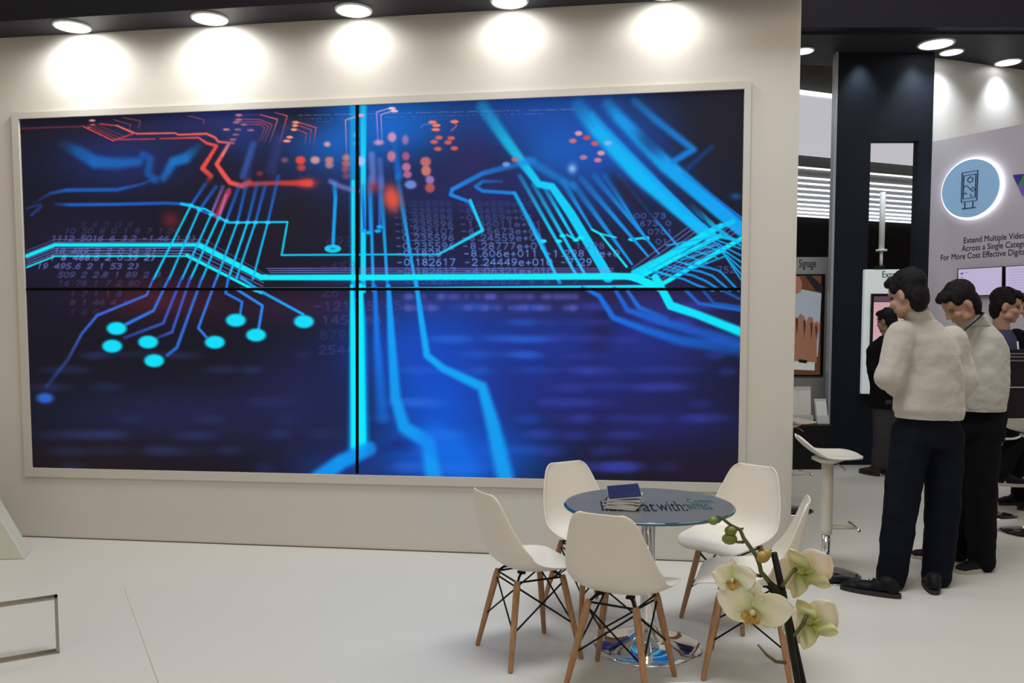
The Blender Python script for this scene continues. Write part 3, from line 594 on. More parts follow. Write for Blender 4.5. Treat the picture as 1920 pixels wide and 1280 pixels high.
wl([(-.2, .06), (-.1, .12), (.04, -.04), (.12, .03), (.2, -.05), (.12, -.12), (-.02, .03)], .005)
wl([(-.2, -.16), (-.12, -.14), (-.08, -.2)], .005); wl([(.02, -.2), (.1, -.28)], .005)
wl([(-.14, -.46), (-.14, -.68)], .006); wl([(.14, -.46), (.14, -.68)], .006); wl([(-.24, -.68), (.24, -.68)], .006)
on_wall(bm, MI @ MW); obj('pictogram', bm, mat('navy_print', lin(28, 50, 90), .5, var=.05), e)
# wall lettering
for s_, px, py, h_, nm in (('Extend Multiple Video Streams', 1806, 456, .088, 'first'), ('Across a Single Category Cable', 1803, 471, .088, 'second'), ('For More Cost Effective Digital Signage', 1763, 488, .088, 'third')):
    p = hit_lil(px, py, .002); M_ = lil_frame(p)
    t = text_mesh('wall_lettering', s_, h_, M_INK, None, M_, .001, sx=.80)
    tag(t, nm + ' line of dark lettering under the round sign', 'lettering', 'lines of wall lettering')
# coloured triangle logo at the edge
p = hit_lil(1899, 328, .003); q = hit_lil(1938, 324, .003); r_ = hit_lil(1918, 368, .003)
e = empty('triangle_logo', r_); tag(e, 'colourful triangle logo on the lilac wall at the right edge', 'logo')
mid = (p + q) / 2
for tri, c_ in (((p, p * .45 + q * .55, p * .5 + r_ * .5), lin(52, 44, 150)), ((p * .45 + q * .55, q, q * .5 + r_ * .5), lin(190, 180, 205)), ((p * .5 + r_ * .5, p * .45 + q * .55, q * .5 + r_ * .5), lin(60, 140, 90)), ((p * .5 + r_ * .5, q * .5 + r_ * .5, r_), lin(120, 90, 200))):
    bm = BM(); slab(bm, [v - r_ for v in tri], LNRM, .004); obj('facet', bm, mat('logo_facet', c_, .5, var=.05), e)
# wall monitors
def monitor(c4, lab, marks):
    P = [hit_lil(x, y, .05) for x, y in c4]; c = sum(P, Vector()) / 4
    e = empty('wall_monitor', c); tag(e, lab, 'monitor', 'monitors on the lilac wall')
    bm = BM(); slab(bm, [v - c for v in P], -LNRM, .045); obj('housing', bm, M_BLACK, e)
    inn = [c + (v - c) * .95 for v in P]
    bm = BM(); slab(bm, [v - c + LNRM * .001 for v in inn], LNRM, .002); obj('display', bm, mat('monitor_display', (.02, .02, .02), .4, emit=lin(188, 178, 212), estr=.95, var=0.01), e)
    bl = lambda u, v: (inn[0] * (1 - u) * (1 - v) + inn[1] * u * (1 - v) + inn[2] * u * v + inn[3] * (1 - u) * v) - c + LNRM * .0035
    for col_, segs in marks:
        bm = BM()
        for si, (u0, v0, u1, v1, w_) in enumerate(segs):
            tube(bm, [bl(u0, v0), bl(u1, v1)], w_, 5)
            if col_ == 'ink':
                obj('screen_text', bm, M_SINK, e); bm = BM()
        if col_ != 'ink': obj('chart_lines', bm, M_PINK, e)
M_PINK = mat('screen_pink', (.02, .02, .02), .5, emit=lin(205, 140, 205), estr=.9, var=.01); M_SINK = mat('screen_ink', (.02, .02, .02), .5, emit=lin(50, 44, 120), estr=.9, var=.01)
monitor([(1795, 504), (1881, 499), (1880, 553), (1795, 556)], 'wall monitor showing a pink line chart above the stooping man',
        [('pink', [(.3 + k * .1, .7, .38 + k * .1, .45, .0015) for k in range(7)] + [(.25, .78, .75, .76, .001)]), ('ink', [(.06, .16, .12, .16, .008), (.14, .13, .24, .12, .002), (.06, .3, .12, .3, .003), (.15, .72, .24, .44, .006)])])
monitor([(1884, 499), (1970, 493), (1969, 549), (1884, 551)], 'wall monitor with rows of small text, cut by the right edge',
        [('ink', [(.1, .12 + k * .1, .5 + .3 * ((k * 7) % 3) / 3, .12 + k * .1, .0008) for k in range(8)])])

# far lit wall with light slats, seen through the gap and the column opening
E2 = Vector((0.93, 0.37, 0)).normalized(); N2 = Vector((0.37, -0.93, 0)).normalized(); FP = at(1500, 350, 11.6); FP.z = 0
def hit_far(px, py, off=0.0): return on_plane(px, py, FP + N2 * off, N2)
def far_strip(name, y0, y1, m, off, t=.04, x0=1470, s1=3.4, parent=None):
    za, zb = hit_far(1500, y0, off).z, hit_far(1500, y1, off).z
    a = hit_far(x0, 350, off); a.z = 0; b = a + E2 * s1
    bm = BM(); slab(bm, [a + Vector((0, 0, zb)), b + Vector((0, 0, zb)), b + Vector((0, 0, za)), a + Vector((0, 0, za))], -N2, t)
    return obj(name, bm, m, parent)
struct(far_strip('wall_far', 120, 800, mat('far_grey_wall', (.10, .098, .092), .7, var=.1), -.1, .1))
struct(far_strip('wall_far_low', 405, 800, mat('far_dark_wall', (.012, .011, .013), .7, var=.1), -.02, .03))
lb = empty('light_box', hit_far(1530, 230, 0)); tag(lb, 'white glowing light box band high behind the wall end', 'light box')
def rel(o, e): o.parent = e; o.matrix_parent_inverse = Matrix.Translation(-e.location); return o
mlb = mat('light_box_face', (.5, .5, .52), .6, emit=lin(206, 206, 212), estr=.72, var=.02); rel(far_strip('light_panel', 176, 289, mlb, .0, .05), lb); rel(far_strip('led_edge', 168, 176, M_LED, .01, .05), lb)
ys = [313, 332, 342.5, 353, 363, 373, 382, 390, 397, 404]
for k, y in enumerate(ys):
    o = far_strip('led_strip', y - 1.1, y + 1.4, M_LED, .03, .03); tag(o, ('topmost' if k == 0 else 'lowest' if k == 9 else 'white') + ' horizontal light strip of the far louvre' + ('' if k in (0, 9) else ', %s below the topmost' % ['', 'first', 'second', 'third', 'fourth', 'fifth', 'sixth', 'seventh', 'eighth'][k]), 'light strip', 'light strips of the far louvre')
    if k: pass
struct(far_strip('trim_7', 316, 404, mat('louvre_back', (.24, .24, .25), .6, var=.05), -.0, .02))
# dark hall beyond
bm = BM(); vbox(bm, 1.5, 12.5, 14.5, 14.6, 0, 9); struct(obj('wall_hall', bm, mat('hall_dark', (.02, .02, .022), .8, var=.3)))
bm = BM(); vbox(bm, 1.8, 5.6, 9.8, 14.5, 5.35, 5.45); struct(obj('ceiling', bm, mat('hall_ceiling', (.75, .66, .56), .8, col2=(.12, .10, .08), vscale=2.5, stretch=(1, 4, 1))))
# dark plinth counter under the poster
bm = BM(); vbox(bm, 2.6, xa - .06, 9.0, 9.6, 0, xz(1530, 797, 9.0)[1]); bevel(bm, .01); cn = obj('display_counter', bm, M_BLACK); tag(cn, 'low black display counter below the hand poster', 'counter')
# signage board with poster
Yb = 9.62
p0 = at(1440, 482, Yb); p1 = at(1549, 790, Yb)
e = empty('signage_board', (p0.x + .2, Yb, .8)); tag(e, 'grey white signage board with a poster of a hand', 'sign board')
bm = BM(); vbox(bm, p0.x - e.location.x, p1.x - e.location.x, 0, .05, p1.z - .8, p0.z - .8); obj('board', bm, mat('board_white', (.30, .30, .30), .5, var=.03), e)
t0, t1 = at(1446, 514, Yb), at(1542, 705, Yb)
bm = BM(); vbox(bm, t0.x - e.location.x, t1.x - e.location.x, -.02, 0, t1.z - .8, t0.z - .8); obj('poster_frame', bm, M_BLACK, e)
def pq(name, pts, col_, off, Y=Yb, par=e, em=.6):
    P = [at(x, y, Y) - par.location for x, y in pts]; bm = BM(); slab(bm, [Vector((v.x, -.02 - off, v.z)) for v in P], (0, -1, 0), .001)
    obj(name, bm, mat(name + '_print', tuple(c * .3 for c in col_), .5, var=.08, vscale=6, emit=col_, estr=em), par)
pq('poster_table', [(1448, 517), (1539, 517), (1536, 702), (1448, 702)], lin(96, 62, 44), .001)
pq('poster_paper', [(1448, 545), (1500, 542), (1539, 550), (1532, 668), (1448, 690)], lin(152, 160, 172), .0025)
pq('poster_pen', [(1508, 517), (1520, 517), (1541, 536), (1541, 548), (1528, 545)], lin(36, 34, 40), .0025)
pq('poster_fingers', [(1478, 517), (1498, 519), (1503, 532), (1500, 548), (1478, 556)], lin(150, 96, 80), .004)
pq('poster_hand', [(1478, 596), (1487, 590), (1493, 597), (1500, 588), (1507, 594), (1510, 604), (1514, 594), (1522, 595), (1525, 606), (1529, 602), (1535, 606), (1534, 620), (1530, 640), (1530, 680), (1478, 676)], lin(140, 98, 76), .004)
for _x, _y0, _y1 in ((1493, 598, 630), (1507, 602, 636), (1520, 606, 640), (1529, 612, 634)):
    pq('poster_finger_gap', [(_x - 2.2, _y0), (_x + 1.0, _y0 - 3), (_x + 2.0, _y0 + 8), (_x - .5, _y1)], lin(72, 44, 34), .0048)
pq('poster_watch', [(1496, 673), (1512, 675), (1511, 681), (1496, 679)], lin(30, 26, 26), .0062)
pq('poster_cuff', [(1478, 676), (1526, 679), (1526, 694), (1478, 692)], lin(190, 190, 186), .0055)
tt = at(1493, 499, Yb - .003) - e.location
text_mesh('board_lettering', 'Signage', .13, M_INK, e, Matrix(((1, 0, 0, tt.x + .03), (0, 0, -1, -.003), (0, 1, 0, tt.z - .01), (0, 0, 0, 1))), .001, sx=.52)
# brochure holders on the counter
def holder(px, py, w, h, Y, lab, mm, tilt):
    p = at(px, py, Y); p.z = xz(1530, 797, 9.0)[1]
    e = empty('brochure_holder', p); tag(e, lab, 'brochure holder')
    bm = BM(); box(bm, (0, .03 + h * .14, h / 2 + .005), (w, .008, h), Euler((-tilt, 0, 0)).to_matrix()); obj('back_plate', bm, mm, e)
    bm = BM(); box(bm, (0, 0, .05), (w, .006, .09), Euler((-tilt, 0, 0)).to_matrix()); box(bm, (0, .03, .006), (w, .09, .01)); obj('front_lip', bm, mm, e)
    bm = BM(); box(bm, (0, .015 + h * .12, h * .48), (w * .9, .012, h * .85), Euler((-tilt, 0, 0)).to_matrix()); obj('brochures', bm, M_PAPER, e)
M_ACR = mat('clear_acrylic', (.55, .56, .56), .15, var=.02)
holder(1503, 790, .26, .40, 9.15, 'tall pale brochure holder on the black counter', M_ACR, .12)
holder(1543, 790, .13, .27, 9.12, 'narrow clear leaflet rack at the counter corner', M_ACR, .30)
bm = BM(); p = at(1495, 786, 9.08); p.z = xz(1530, 797, 9.0)[1] + .006; box(bm, p, (.2, .12, .012)); bevel(bm, .002); tag(obj('leaflet', bm, mat('pink_cover', lin(150, 60, 90), .5, var=.2)), 'pink leaflet lying on the black counter', 'leaflet')

# bright kiosk board in the column opening
Yk = YC - .10
def kx(px, py): return at(px, py, Yk)
k0, k1 = kx(1622, 505), kx(1702, 738)
e = empty('kiosk_board', ((k0.x + k1.x) / 2, Yk, k1.z)); tag(e, 'bright white kiosk board with a pink touchscreen beside the column opening', 'kiosk')
L0 = e.location
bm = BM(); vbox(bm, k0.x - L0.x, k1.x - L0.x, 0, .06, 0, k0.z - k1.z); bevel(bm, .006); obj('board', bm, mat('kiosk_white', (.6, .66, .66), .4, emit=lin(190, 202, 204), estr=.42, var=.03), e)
bm = BM(); vbox(bm, kx(1634, 500).x - L0.x, k1.x - L0.x - .02, -.03, 0, kx(0, 660).z - L0.z, kx(0, 553).z - L0.z); obj('touchscreen', bm, M_BLACK, e)
bm = BM(); vbox(bm, kx(1638, 500).x - L0.x, k1.x - L0.x - .035, -.034, -.03, kx(0, 655).z - L0.z, kx(0, 569).z - L0.z); obj('display', bm, mat('kiosk_display', (.02, .02, .02), .4, emit=lin(205, 160, 166), estr=.95, var=.01), e)
bm = BM(); vbox(bm, kx(1638, 500).x - L0.x, k1.x - L0.x - .035, -.034, -.03, kx(0, 568).z - L0.z, kx(0, 558).z - L0.z); obj('title_bar', bm, mat('kiosk_bar', (.02, .02, .02), .4, emit=lin(84, 66, 84), estr=.9, var=.01), e)
bm = BM(); tube(bm, [(kx(1631, 575).x - L0.x, -.03, kx(0, 575).z - L0.z), (kx(1630, 575).x - L0.x, -.05, kx(0, 580).z - L0.z), (kx(1631, 585).x - L0.x, -.03, kx(0, 585).z - L0.z)], .008, 8); obj('handle', bm, M_BLACK, e)
tt = kx(1653, 520) - L0; text_mesh('kiosk_lettering', 'Expand', .10, M_INK, e, Matrix(((1, 0, 0, tt.x), (0, 0, -1, -.003), (0, 1, 0, tt.z), (0, 0, 0, 1))), .001, sx=.8)
bm = BM(); z0, z1, z2 = kx(0, 505).z - L0.z, kx(0, 471).z - L0.z, kx(0, 362).z - L0.z; xx = kx(1656, 430).x - L0.x
tube(bm, [(xx, .03, z0), (xx, .03, z1)], .017, 12); tube(bm, [(xx, .03, z1), (xx, .03, z2)], .031, 14); lathe(bm, [(0, z1 - .012), (.06, z1 - .012), (.06, z1 + .008), (0, z1 + .008)], 24, (xx, .03, 0))
obj('pole', bm, mat('white_pole', (.66, .68, .7), .4, var=.02), e, True)
bm = BM(); box(bm, (xx - .03, .01, z0 + .01), (.11, .05, .03)); obj('pole_clamp', bm, M_BLACK, e)
# shelf edge carrying the kiosk inside the opening
bm = BM(); vbox(bm, xb, xc, Yk + .02, YC + .02, k1.z - .04, k1.z); struct(obj('trim_8', bm, M_COLUMN))

# ------------------------------------------------------------------ chairs
def shell_bm():
    # centre profile: y forward, z up; half width; side lift along the inner normal
    P = [(.235, .398, .135, .0, 0), (.232, .416, .170, .0, 0), (.215, .430, .196, .004, 0), (.17, .436, .213, .012, 0), (.10, .432, .220, .022, 0), (.03, .426, .222, .034, 0), (-.04, .424, .222, .052, 0), (-.10, .430, .222, .075, 0),
         (-.145, .450, .222, .092, 0), (-.176, .487, .219, .092, 0), (-.194, .535, .210, .078, 0), (-.206, .59, .197, .060, 0), (-.217, .65, .180, .044, 0), (-.228, .71, .161, .032, 0), (-.237, .755, .144, .024, 0), (-.2415, .782, .124, .018, 0), (-.244, .795, .092, .012, 0)]
    n = len(P); bm = BM(); rows = []
    NU = 14
    for i, (y, z, w, lift, _) in enumerate(P):
        a, b = P[max(i - 1, 0)], P[min(i + 1, n - 1)]
        ty, tz = b[0] - a[0], b[1] - a[1]; l = math.hypot(ty, tz); ty, tz = ty / l, tz / l
        ny, nz = -tz * -1, ty * -1           # inner normal (up on the seat, forward on the back)
        if ny * 0.7 + nz * 0.7 < 0: ny, nz = -ny, -nz
        row = []
        for j in range(NU + 1):
            u = -1 + 2 * j / NU; k = abs(u) ** 2.6
            row.append(bm.verts.new((w * math.sin(u * 1.25) / math.sin(1.25), y + ny * lift * k, z + nz * lift * k)))
        rows.append(row)
    for A, B in zip(rows, rows[1:]):
        for j in range(NU): bm.faces.new((A[j], A[j + 1], B[j + 1], B[j]))
    return bm
def make_chair():
    e = empty('dining_chair')
    s = obj('seat_shell', shell_bm(), M_CHAIR, e, True)
    so = s.modifiers.new('t', 'SOLIDIFY'); so.thickness = .008; so.offset = 0
    sb = s.modifiers.new('s', 'SUBSURF'); sb.levels = 2; sb.render_levels = 2
    feet = [(-.185, -.185), (.185, -.185), (-.185, .185), (.185, .185)]; tops = [(-.105, -.11), (.105, -.11), (-.115, .12), (.115, .12)]
    ZT = .388
    for (fx, fy), (tx, ty) in zip(feet, tops):
        bm = BM(); a, b = Vector((fx, fy, 0.0)), Vector((tx, ty, ZT)); d = (b - a)
        tube(bm, [a, a + d * .02, a + d * .5, a + d * .93, b], [.0085, .0115, .015, .0165, .0135], 14, flat=(1, 0, 0))
        for v in bm.verts:
            if v.co.z < .004: v.co.z = 0.0
        obj('leg', bm, M_WOOD, e, True)
    bm = BM(); L = lambda i, t: Vector((*feet[i], 0)).lerp(Vector((*tops[i], ZT)), t)
    for a, b in ((0, 1), (2, 3), (0, 2), (1, 3)):
        tube(bm, [L(a, .93), L(b, .42)], .0042, 8); tube(bm, [L(b, .93), L(a, .42)], .0042, 8)
    top = [L(0, .98), L(1, .98), L(3, .98), L(2, .98)]
    tube(bm, top, .005, 8, closed=True)
    for i in range(4):
        t = L(i, .97); q = Vector((t.x * .55, t.y * .55, .414 + (.004 if i > 1 else .0)))
        tube(bm, [t, Vector((t.x * .8, t.y * .8, .402)), q], .006, 8)
    tube(bm, [Vector((-.06, -.06, .412)), Vector((.06, .07, .412))], .004, 6); tube(bm, [Vector((.06, -.06, .412)), Vector((-.06, .07, .412))], .004, 6)
    obj('wire_frame', bm, M_WIRE, e, True)
    for i in range(4):
        t = L(i, .97); bm = BM(); box(bm, (t.x * .62, t.y * .62, .413), (.035, .03, .012)); bevel(bm, .003); obj('mount', bm, M_BLACK, e)
    return e
chair0 = make_chair()
CH = [((.076, 3.88), 64, 'white shell chair left of the glass table seen from its side'), ((.415, 4.42), 150, 'white shell chair between the glass table and the screen wall'),
      ((.47, 3.52), 28, 'nearest white shell chair, its back turned to the camera'), ((1.16, 4.34), 226, 'white shell chair right of the glass table against the wall end'),
      ((1.07, 3.67), 289, 'white shell chair behind the orchid blossoms')]
for i, ((x, y), a, lab) in enumerate(CH):
    c = chair0 if i == 0 else copy_tree(chair0)
    c.location = (x, y, 0); c.rotation_euler = (0, 0, math.radians(-a))
    tag(c, lab, 'chair', 'white shell chairs around the glass table')

# ------------------------------------------------------------------ round glass table
TX, TY, TZ, TR = .655, 3.95, .700, .408
e = empty('glass_table', (TX, TY, 0)); tag(e, 'round glass table on a chrome column amid the white chairs', 'table')
m = bpy.data.materials.new('smoky_glass'); m.use_nodes = True; nt = m.node_tree; nt.nodes.remove(nt.nodes['Principled BSDF'])
out = nt.nodes['Material Output']; fr = nt.nodes.new('ShaderNodeFresnel'); fr.inputs[0].default_value = 1.09
tr = nt.nodes.new('ShaderNodeBsdfTransparent'); gl = nt.nodes.new('ShaderNodeBsdfGlossy'); mx = nt.nodes.new('ShaderNodeMixShader'); m2_ = nt.nodes.new('ShaderNodeMixShader'); df = nt.nodes.new('ShaderNodeBsdfDiffuse'); df.inputs[0].default_value = (.34, .355, .37, 1); m2_.inputs[0].default_value = .42
nz = nt.nodes.new('ShaderNodeTexNoise'); nz.inputs['Scale'].default_value = 3; rp = nt.nodes.new('ShaderNodeValToRGB')
rp.color_ramp.elements[0].color = (.80, .84, .88, 1); rp.color_ramp.elements[1].color = (.86, .90, .93, 1); nt.links.new(nz.outputs[0], rp.inputs[0]); nt.links.new(rp.outputs[0], tr.inputs[0])
gl.inputs['Roughness'].default_value = .12; gl.inputs['Color'].default_value = (.85, .9, .95, 1)
nt.links.new(fr.outputs[0], mx.inputs[0]); nt.links.new(tr.outputs[0], m2_.inputs[1]); nt.links.new(df.outputs[0], m2_.inputs[2]); nt.links.new(m2_.outputs[0], mx.inputs[1]); nt.links.new(gl.outputs[0], mx.inputs[2]); nt.links.new(mx.outputs[0], out.inputs[0])
M_GLASS = m
M_EDGE = mat('teal_glass_edge', (.006, .075, .11), .08, coat=1.0, var=.2, vscale=5)
bm = BM(); lathe(bm, [(0, TZ), (TR - .012, TZ), (TR - .012, TZ - .012), (0, TZ - .012)], 96); obj('tabletop', bm, M_GLASS, e)
bm = BM(); lathe(bm, [(TR - .012, TZ), (TR - .003, TZ - .002), (TR, TZ - .007), (TR - .003, TZ - .014), (TR - .012, TZ - .0145), (TR - .012, TZ)], 96); obj('glass_edge', bm, M_EDGE, e, True)
bm = BM(); lathe(bm, [(0, TZ - .0125), (.085, TZ - .0125), (.085, TZ - .02), (.036, TZ - .024), (.035, .13), (.042, .105), (.06, .075), (.09, .05), (.10, .04), (0, .04)], 64); obj('column', bm, M_CHROME, e, True)
bm = BM(); lathe(bm, [(0, .062), (.07, .060), (.10, .044), (.15, .027), (.21, .0145), (.258, .009), (.264, .005), (.264, 0), (0, 0)], 96); obj('base', bm, M_CHROME, e, True)
# lettering on the glass
def table_text(s, px, py, size, w, bold=0.0, italic=False):
    p = on_z(px, py, TZ + .0015) - e.location
    sh = .18 if italic else 0
    M_ = Matrix(((1, sh, 0, p.x), (-.04, 3.0, 0, p.y), (0, 0, 1, TZ + .0006), (0, 0, 0, 1)))
    text_mesh('glass_lettering', s, size, mat('glass_print', (.006, .008, .014), .6, var=.1) if size > .06 else mat('glass_print_green', (.02, .06, .055), .6, var=.1), e, M_, .0003, sx=w, bold=bold)
table_text('llaborat', 1127, 957, .105, .80, italic=True); table_text('with:', 1236, 957, .105, .66, italic=True)
table_text('Comm', 1292, 943, .055, .80); table_text('INTEG', 1292, 954, .052, .76, .002)

# brochures on the table
bz = TZ + .0016
covers = [lin(210, 210, 205), lin(60, 60, 90), lin(190, 185, 180), lin(120, 120, 130), lin(215, 214, 210), lin(90, 60, 80), lin(200, 200, 196), lin(35, 35, 70)]
bc = on_z(1170, 948, bz); order = ['lowest', 'second', 'third', 'fourth', 'fifth', 'sixth', 'seventh', 'topmost']
for k in range(8):
    r = random.Random(40 + k); last = k == 7
    e2 = empty('brochure', (bc.x + r.uniform(-.008, .008), bc.y + r.uniform(-.01, .01), bz), math.radians(-14 + r.uniform(-6, 6) + (10 if last else 0)))
    tag(e2, ('dark brochure lying open on top of the brochure stack' if last else '%s of the brochures stacked on the glass table, counted from the glass' % order[k]), 'brochure', 'brochures stacked on the glass table')
    h = .0068
    tl = Euler((0.10, -.10, 0)).to_matrix() if last else None
    bm = BM(); box(bm, (0, 0, h / 2 + (.016 if last else 0)), (.148, .21, h - .0014), tl); obj('pages', bm, M_PAPER, e2)
    bm = BM(); box(bm, (0.001, 0, h - .0004 + (.016 if last else 0)), (.15, .212, .0008), tl); obj('cover', bm, mat('brochure_cover', covers[k], .35, var=.45, vscale=14), e2)
    bz += h + .0001

# ------------------------------------------------------------------ bar stools
def stool_parts(e, seat_z, rot, base_r=.215):
    bm = BM(); lathe(bm, [(0, .018), (.04, .017), (base_r * .93, .010), (0, .009)], 56); obj('base_cover', bm, mat('black_gloss', (.01, .01, .014), .15, coat=.5, var=.05), e, True)
    bm = BM(); lathe(bm, [(0, 0), (base_r, 0), (base_r, .006), (base_r * .97, .011), (base_r * .93, .011), (base_r * .93, .008), (0, .008)], 64); obj('base_ring', bm, M_CHROME, e, True)
    bm = BM(); lathe(bm, [(0, .015), (.026, .015), (.026, .30), (0, .30)], 24); obj('lower_tube', bm, M_CHROME, e, True)
    bm = BM(); lathe(bm, [(0, .275), (.034, .275), (.035, .285), (.036, seat_z - .03), (0, seat_z - .03)], 28); lathe(bm, [(0, .268), (.036, .268), (.036, .275), (0, .275)], 28)
    obj('column', bm, M_STOOL, e, True)
    R = Euler((0, 0, rot)).to_matrix()
    bm = BM(); tube(bm, [R @ Vector((.03, 0, .31)), R @ Vector((.16, 0, .31))], [(.014, .02), (.011, .015)], 12); obj('footrest_arm', bm, M_STOOL, e, True)
    bm = BM(); tube(bm, [R @ Vector((.165, y, .315)) for y in (-.11, -.05, .05, .11)], .0105, 12); obj('footrest_bar', bm, M_CHROME, e, True)
    # seat: shallow scoop with one raised end
    bm = BM(); rows = []; NX, NY = 14, 12
    for i in range(NX + 1):
        t = i / NX; x = -.2 + .4 * t
        z = seat_z + .10 * max(0, (.42 - t) / .42) ** 1.5 - .02 * math.sin(t * math.pi) - .02 * max(0, (t - .75) / .25) ** 2 + .0
        w = .19 * (1 - abs(2 * t - 1) ** 3.2) ** .5 * (.92 + .08 * t) + .03
        rows.append([bm.verts.new(R @ Vector((x, (j / NY * 2 - 1) * w, z + .018 * abs(j / NY * 2 - 1) ** 2 * (1.2 - t)))) for j in range(NY + 1)])
    for A, B in zip(rows, rows[1:]):
        for j in range(NY): bm.faces.new((A[j], A[j + 1], B[j + 1], B[j]))
    s = obj('seat', bm, M_STOOL, e, True); so = s.modifiers.new('t', 'SOLIDIFY'); so.thickness = .016; so.offset = -1; sb = s.modifiers.new('s', 'SUBSURF'); sb.levels = 1; sb.render_levels = 2
    bm = BM(); lathe(bm, [(0, seat_z - .055), (.05, seat_z - .055), (.095, seat_z - .034), (.095, seat_z - .022), (0, seat_z - .022)], 28); obj('seat_mount', bm, M_STOOL, e, True)
    bm = BM(); tube(bm, [R @ Vector((.03, -.03, seat_z - .045)), R @ Vector((.06, -.06, seat_z - .06)), R @ Vector((.085, -.085, seat_z - .085))], .005, 8); obj('lever', bm, M_STEEL, e, True)
p = on_z(1547, 1079, 0)
e = empty('bar_stool', p); stool_parts(e, .765, math.radians(-8)); tag(e, 'white bar stool on a black disc base at the wall end', 'bar stool', 'white bar stools')
p = on_z(1476, 957, 0)
e = empty('bar_stool', p); stool_parts(e, .765, math.radians(10), .215); tag(e, 'bar stool almost hidden behind the wall end, only its footrest showing', 'bar stool', 'white bar stools')
p = on_z(1932, 1000, 0); e = empty('bar_stool', p); stool_parts(e, .77, math.radians(10), .215); tag(e, 'white bar stool cut by the right edge of the photo', 'bar stool', 'white bar stools')

# ------------------------------------------------------------------ near left: pale block and metal floor frame
a, b_, c_ = on_z(-70, 1080, 0), on_z(47, 1050, 0), at(0, 962, 4.75)
bm = BM(); bx0 = on_z(47, 1048, 0)
prof = [Vector((bx0.x, bx0.y, 0)), Vector((bx0.x - .75, bx0.y - .05, 0)), Vector((bx0.x - .75, bx0.y - .05, .72)), Vector((bx0.x - .38, bx0.y - .02, .72))]
slab(bm, prof, Vector((-.35, .94, 0)), .22); bevel(bm, .006)
tag(obj('sloping_plinth', bm, mat('pale_green_white', (.60, .62, .55), .5, var=.03)), 'pale sloping plinth standing at the left edge by the wall', 'plinth')
P_ = [at(0, 1128, 3.9), at(108, 1113, 4.02), at(112, 1223, 3.93), at(0, 1241, 3.84)]
fa, fb = on_z(112, 1224, 0), on_z(0, 1243, 0); dv = (fb - fa).normalized(); hh = .272
nrm = Vector((-dv.y, dv.x, 0)) 
if nrm.y < 0: nrm = -nrm
e = empty('floor_frame', fa); tag(e, 'flat steel bar frame standing on the floor at the left edge', 'frame')
Ln = 1.0
bm = BM(); slab(bm, [Vector((0, 0, 0)), dv * Ln, dv * Ln + Vector((0, 0, .008)), Vector((0, 0, .008))], nrm, .05); obj('bottom_bar', bm, M_STEEL, e)
bm = BM(); slab(bm, [Vector((0, 0, hh)), dv * Ln + Vector((0, 0, hh)), dv * Ln + Vector((0, 0, hh - .010)), Vector((0, 0, hh - .010))], nrm, .05); obj('top_bar', bm, M_STEEL, e)
bm = BM(); slab(bm, [Vector((0, 0, 0.0)), dv * .014, dv * .014 + Vector((0, 0, hh)), Vector((0, 0, hh))], nrm, .05); obj('upright', bm, M_STEEL, e)
bm = BM(); slab(bm, [dv * (Ln - .014), dv * Ln, dv * Ln + Vector((0, 0, hh)), dv * (Ln - .014) + Vector((0, 0, hh))], nrm, .05); obj('upright', bm, M_STEEL, e)

# ------------------------------------------------------------------ people
M_SKIN = mat('skin', (.42, .24, .17), .55, var=.12, vscale=18, sub=.05)
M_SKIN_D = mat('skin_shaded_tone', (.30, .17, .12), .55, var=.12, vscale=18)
M_HAIR = mat('black_hair', (.010, .009, .010), .5, var=.5, vscale=40, bump=.6, bscale=120, stretch=(1, 1, 3))
M_FLEECE = mat('oatmeal_fleece', (.47, .44, .39), .95, var=.08, vscale=10, bump=.25, bscale=90, sheen=.3)
M_FLEECE2 = mat('light_grey_fleece', (.43, .42, .39), .95, var=.08, vscale=10, bump=.25, bscale=90, sheen=.3)
M_NAVY = mat('dark_navy_cotton', (.0055, .0075, .015), .9, var=.2, vscale=9, bump=.2, bscale=50)
M_BLKC = mat('black_cotton', (.005, .005, .007), .9, var=.2, vscale=9, bump=.2, bscale=50)
M_NAVY2 = mat('navy_jacket', (.022, .026, .075), .8, var=.2, vscale=9, bump=.15, bscale=50)
M_SHOE = mat('black_shoe', (.010, .010, .012), .5, var=.2, bump=.2, bscale=70)
M_SOLE_D = mat('dark_sole', (.035, .035, .04), .6, var=.1)
M_SOLE_W = mat('cream_sole', (.46, .43, .37), .6, var=.08)
M_CHARC = mat('charcoal_cloth', (.045, .042, .050), .85, var=.15, bump=.2)
def cap(bm, a, b, r0, r1, n=16):
    a, b = Vector(a), Vector(b); ball(bm, a, r0, seg=n); ball(bm, b, r1, seg=n); tube(bm, [a, b], [r0, r1], n)
def chain(bm, pts, rs, n=16):
    for i in range(len(pts) - 1): cap(bm, pts[i], pts[i + 1], rs[i], rs[i + 1], n)
def ring_loft(bm, secs, n=28, pw=2.4):
    rings = []
    for c, ax, ay, rx, ry in secs:
        r = []
        for j in range(n):
            t = 2 * math.pi * j / n; cx, sy = math.cos(t), math.sin(t)
            r.append(bm.verts.new(c + ax * rx * math.copysign(abs(cx) ** (2 / pw), cx) + ay * ry * math.copysign(abs(sy) ** (2 / pw), sy)))
        rings.append(r)
    for A, B in zip(rings, rings[1:]):
        for j in range(n): bm.faces.new((A[j], A[(j + 1) % n], B[(j + 1) % n], B[j]))
    bm.faces.new(rings[0][::-1]); bm.faces.new(rings[-1])
def head_matrix(c, face, tilt=0.0):
    f = Vector(face).normalized(); r = f.cross(Vector((0, 0, 1))).normalized(); u = r.cross(f)
    M = Matrix(((r.x, f.x, u.x, c.x), (r.y, f.y, u.y, c.y), (r.z, f.z, u.z, c.z), (0, 0, 0, 1)))
    return M @ Matrix.Rotation(tilt, 4, 'Y')
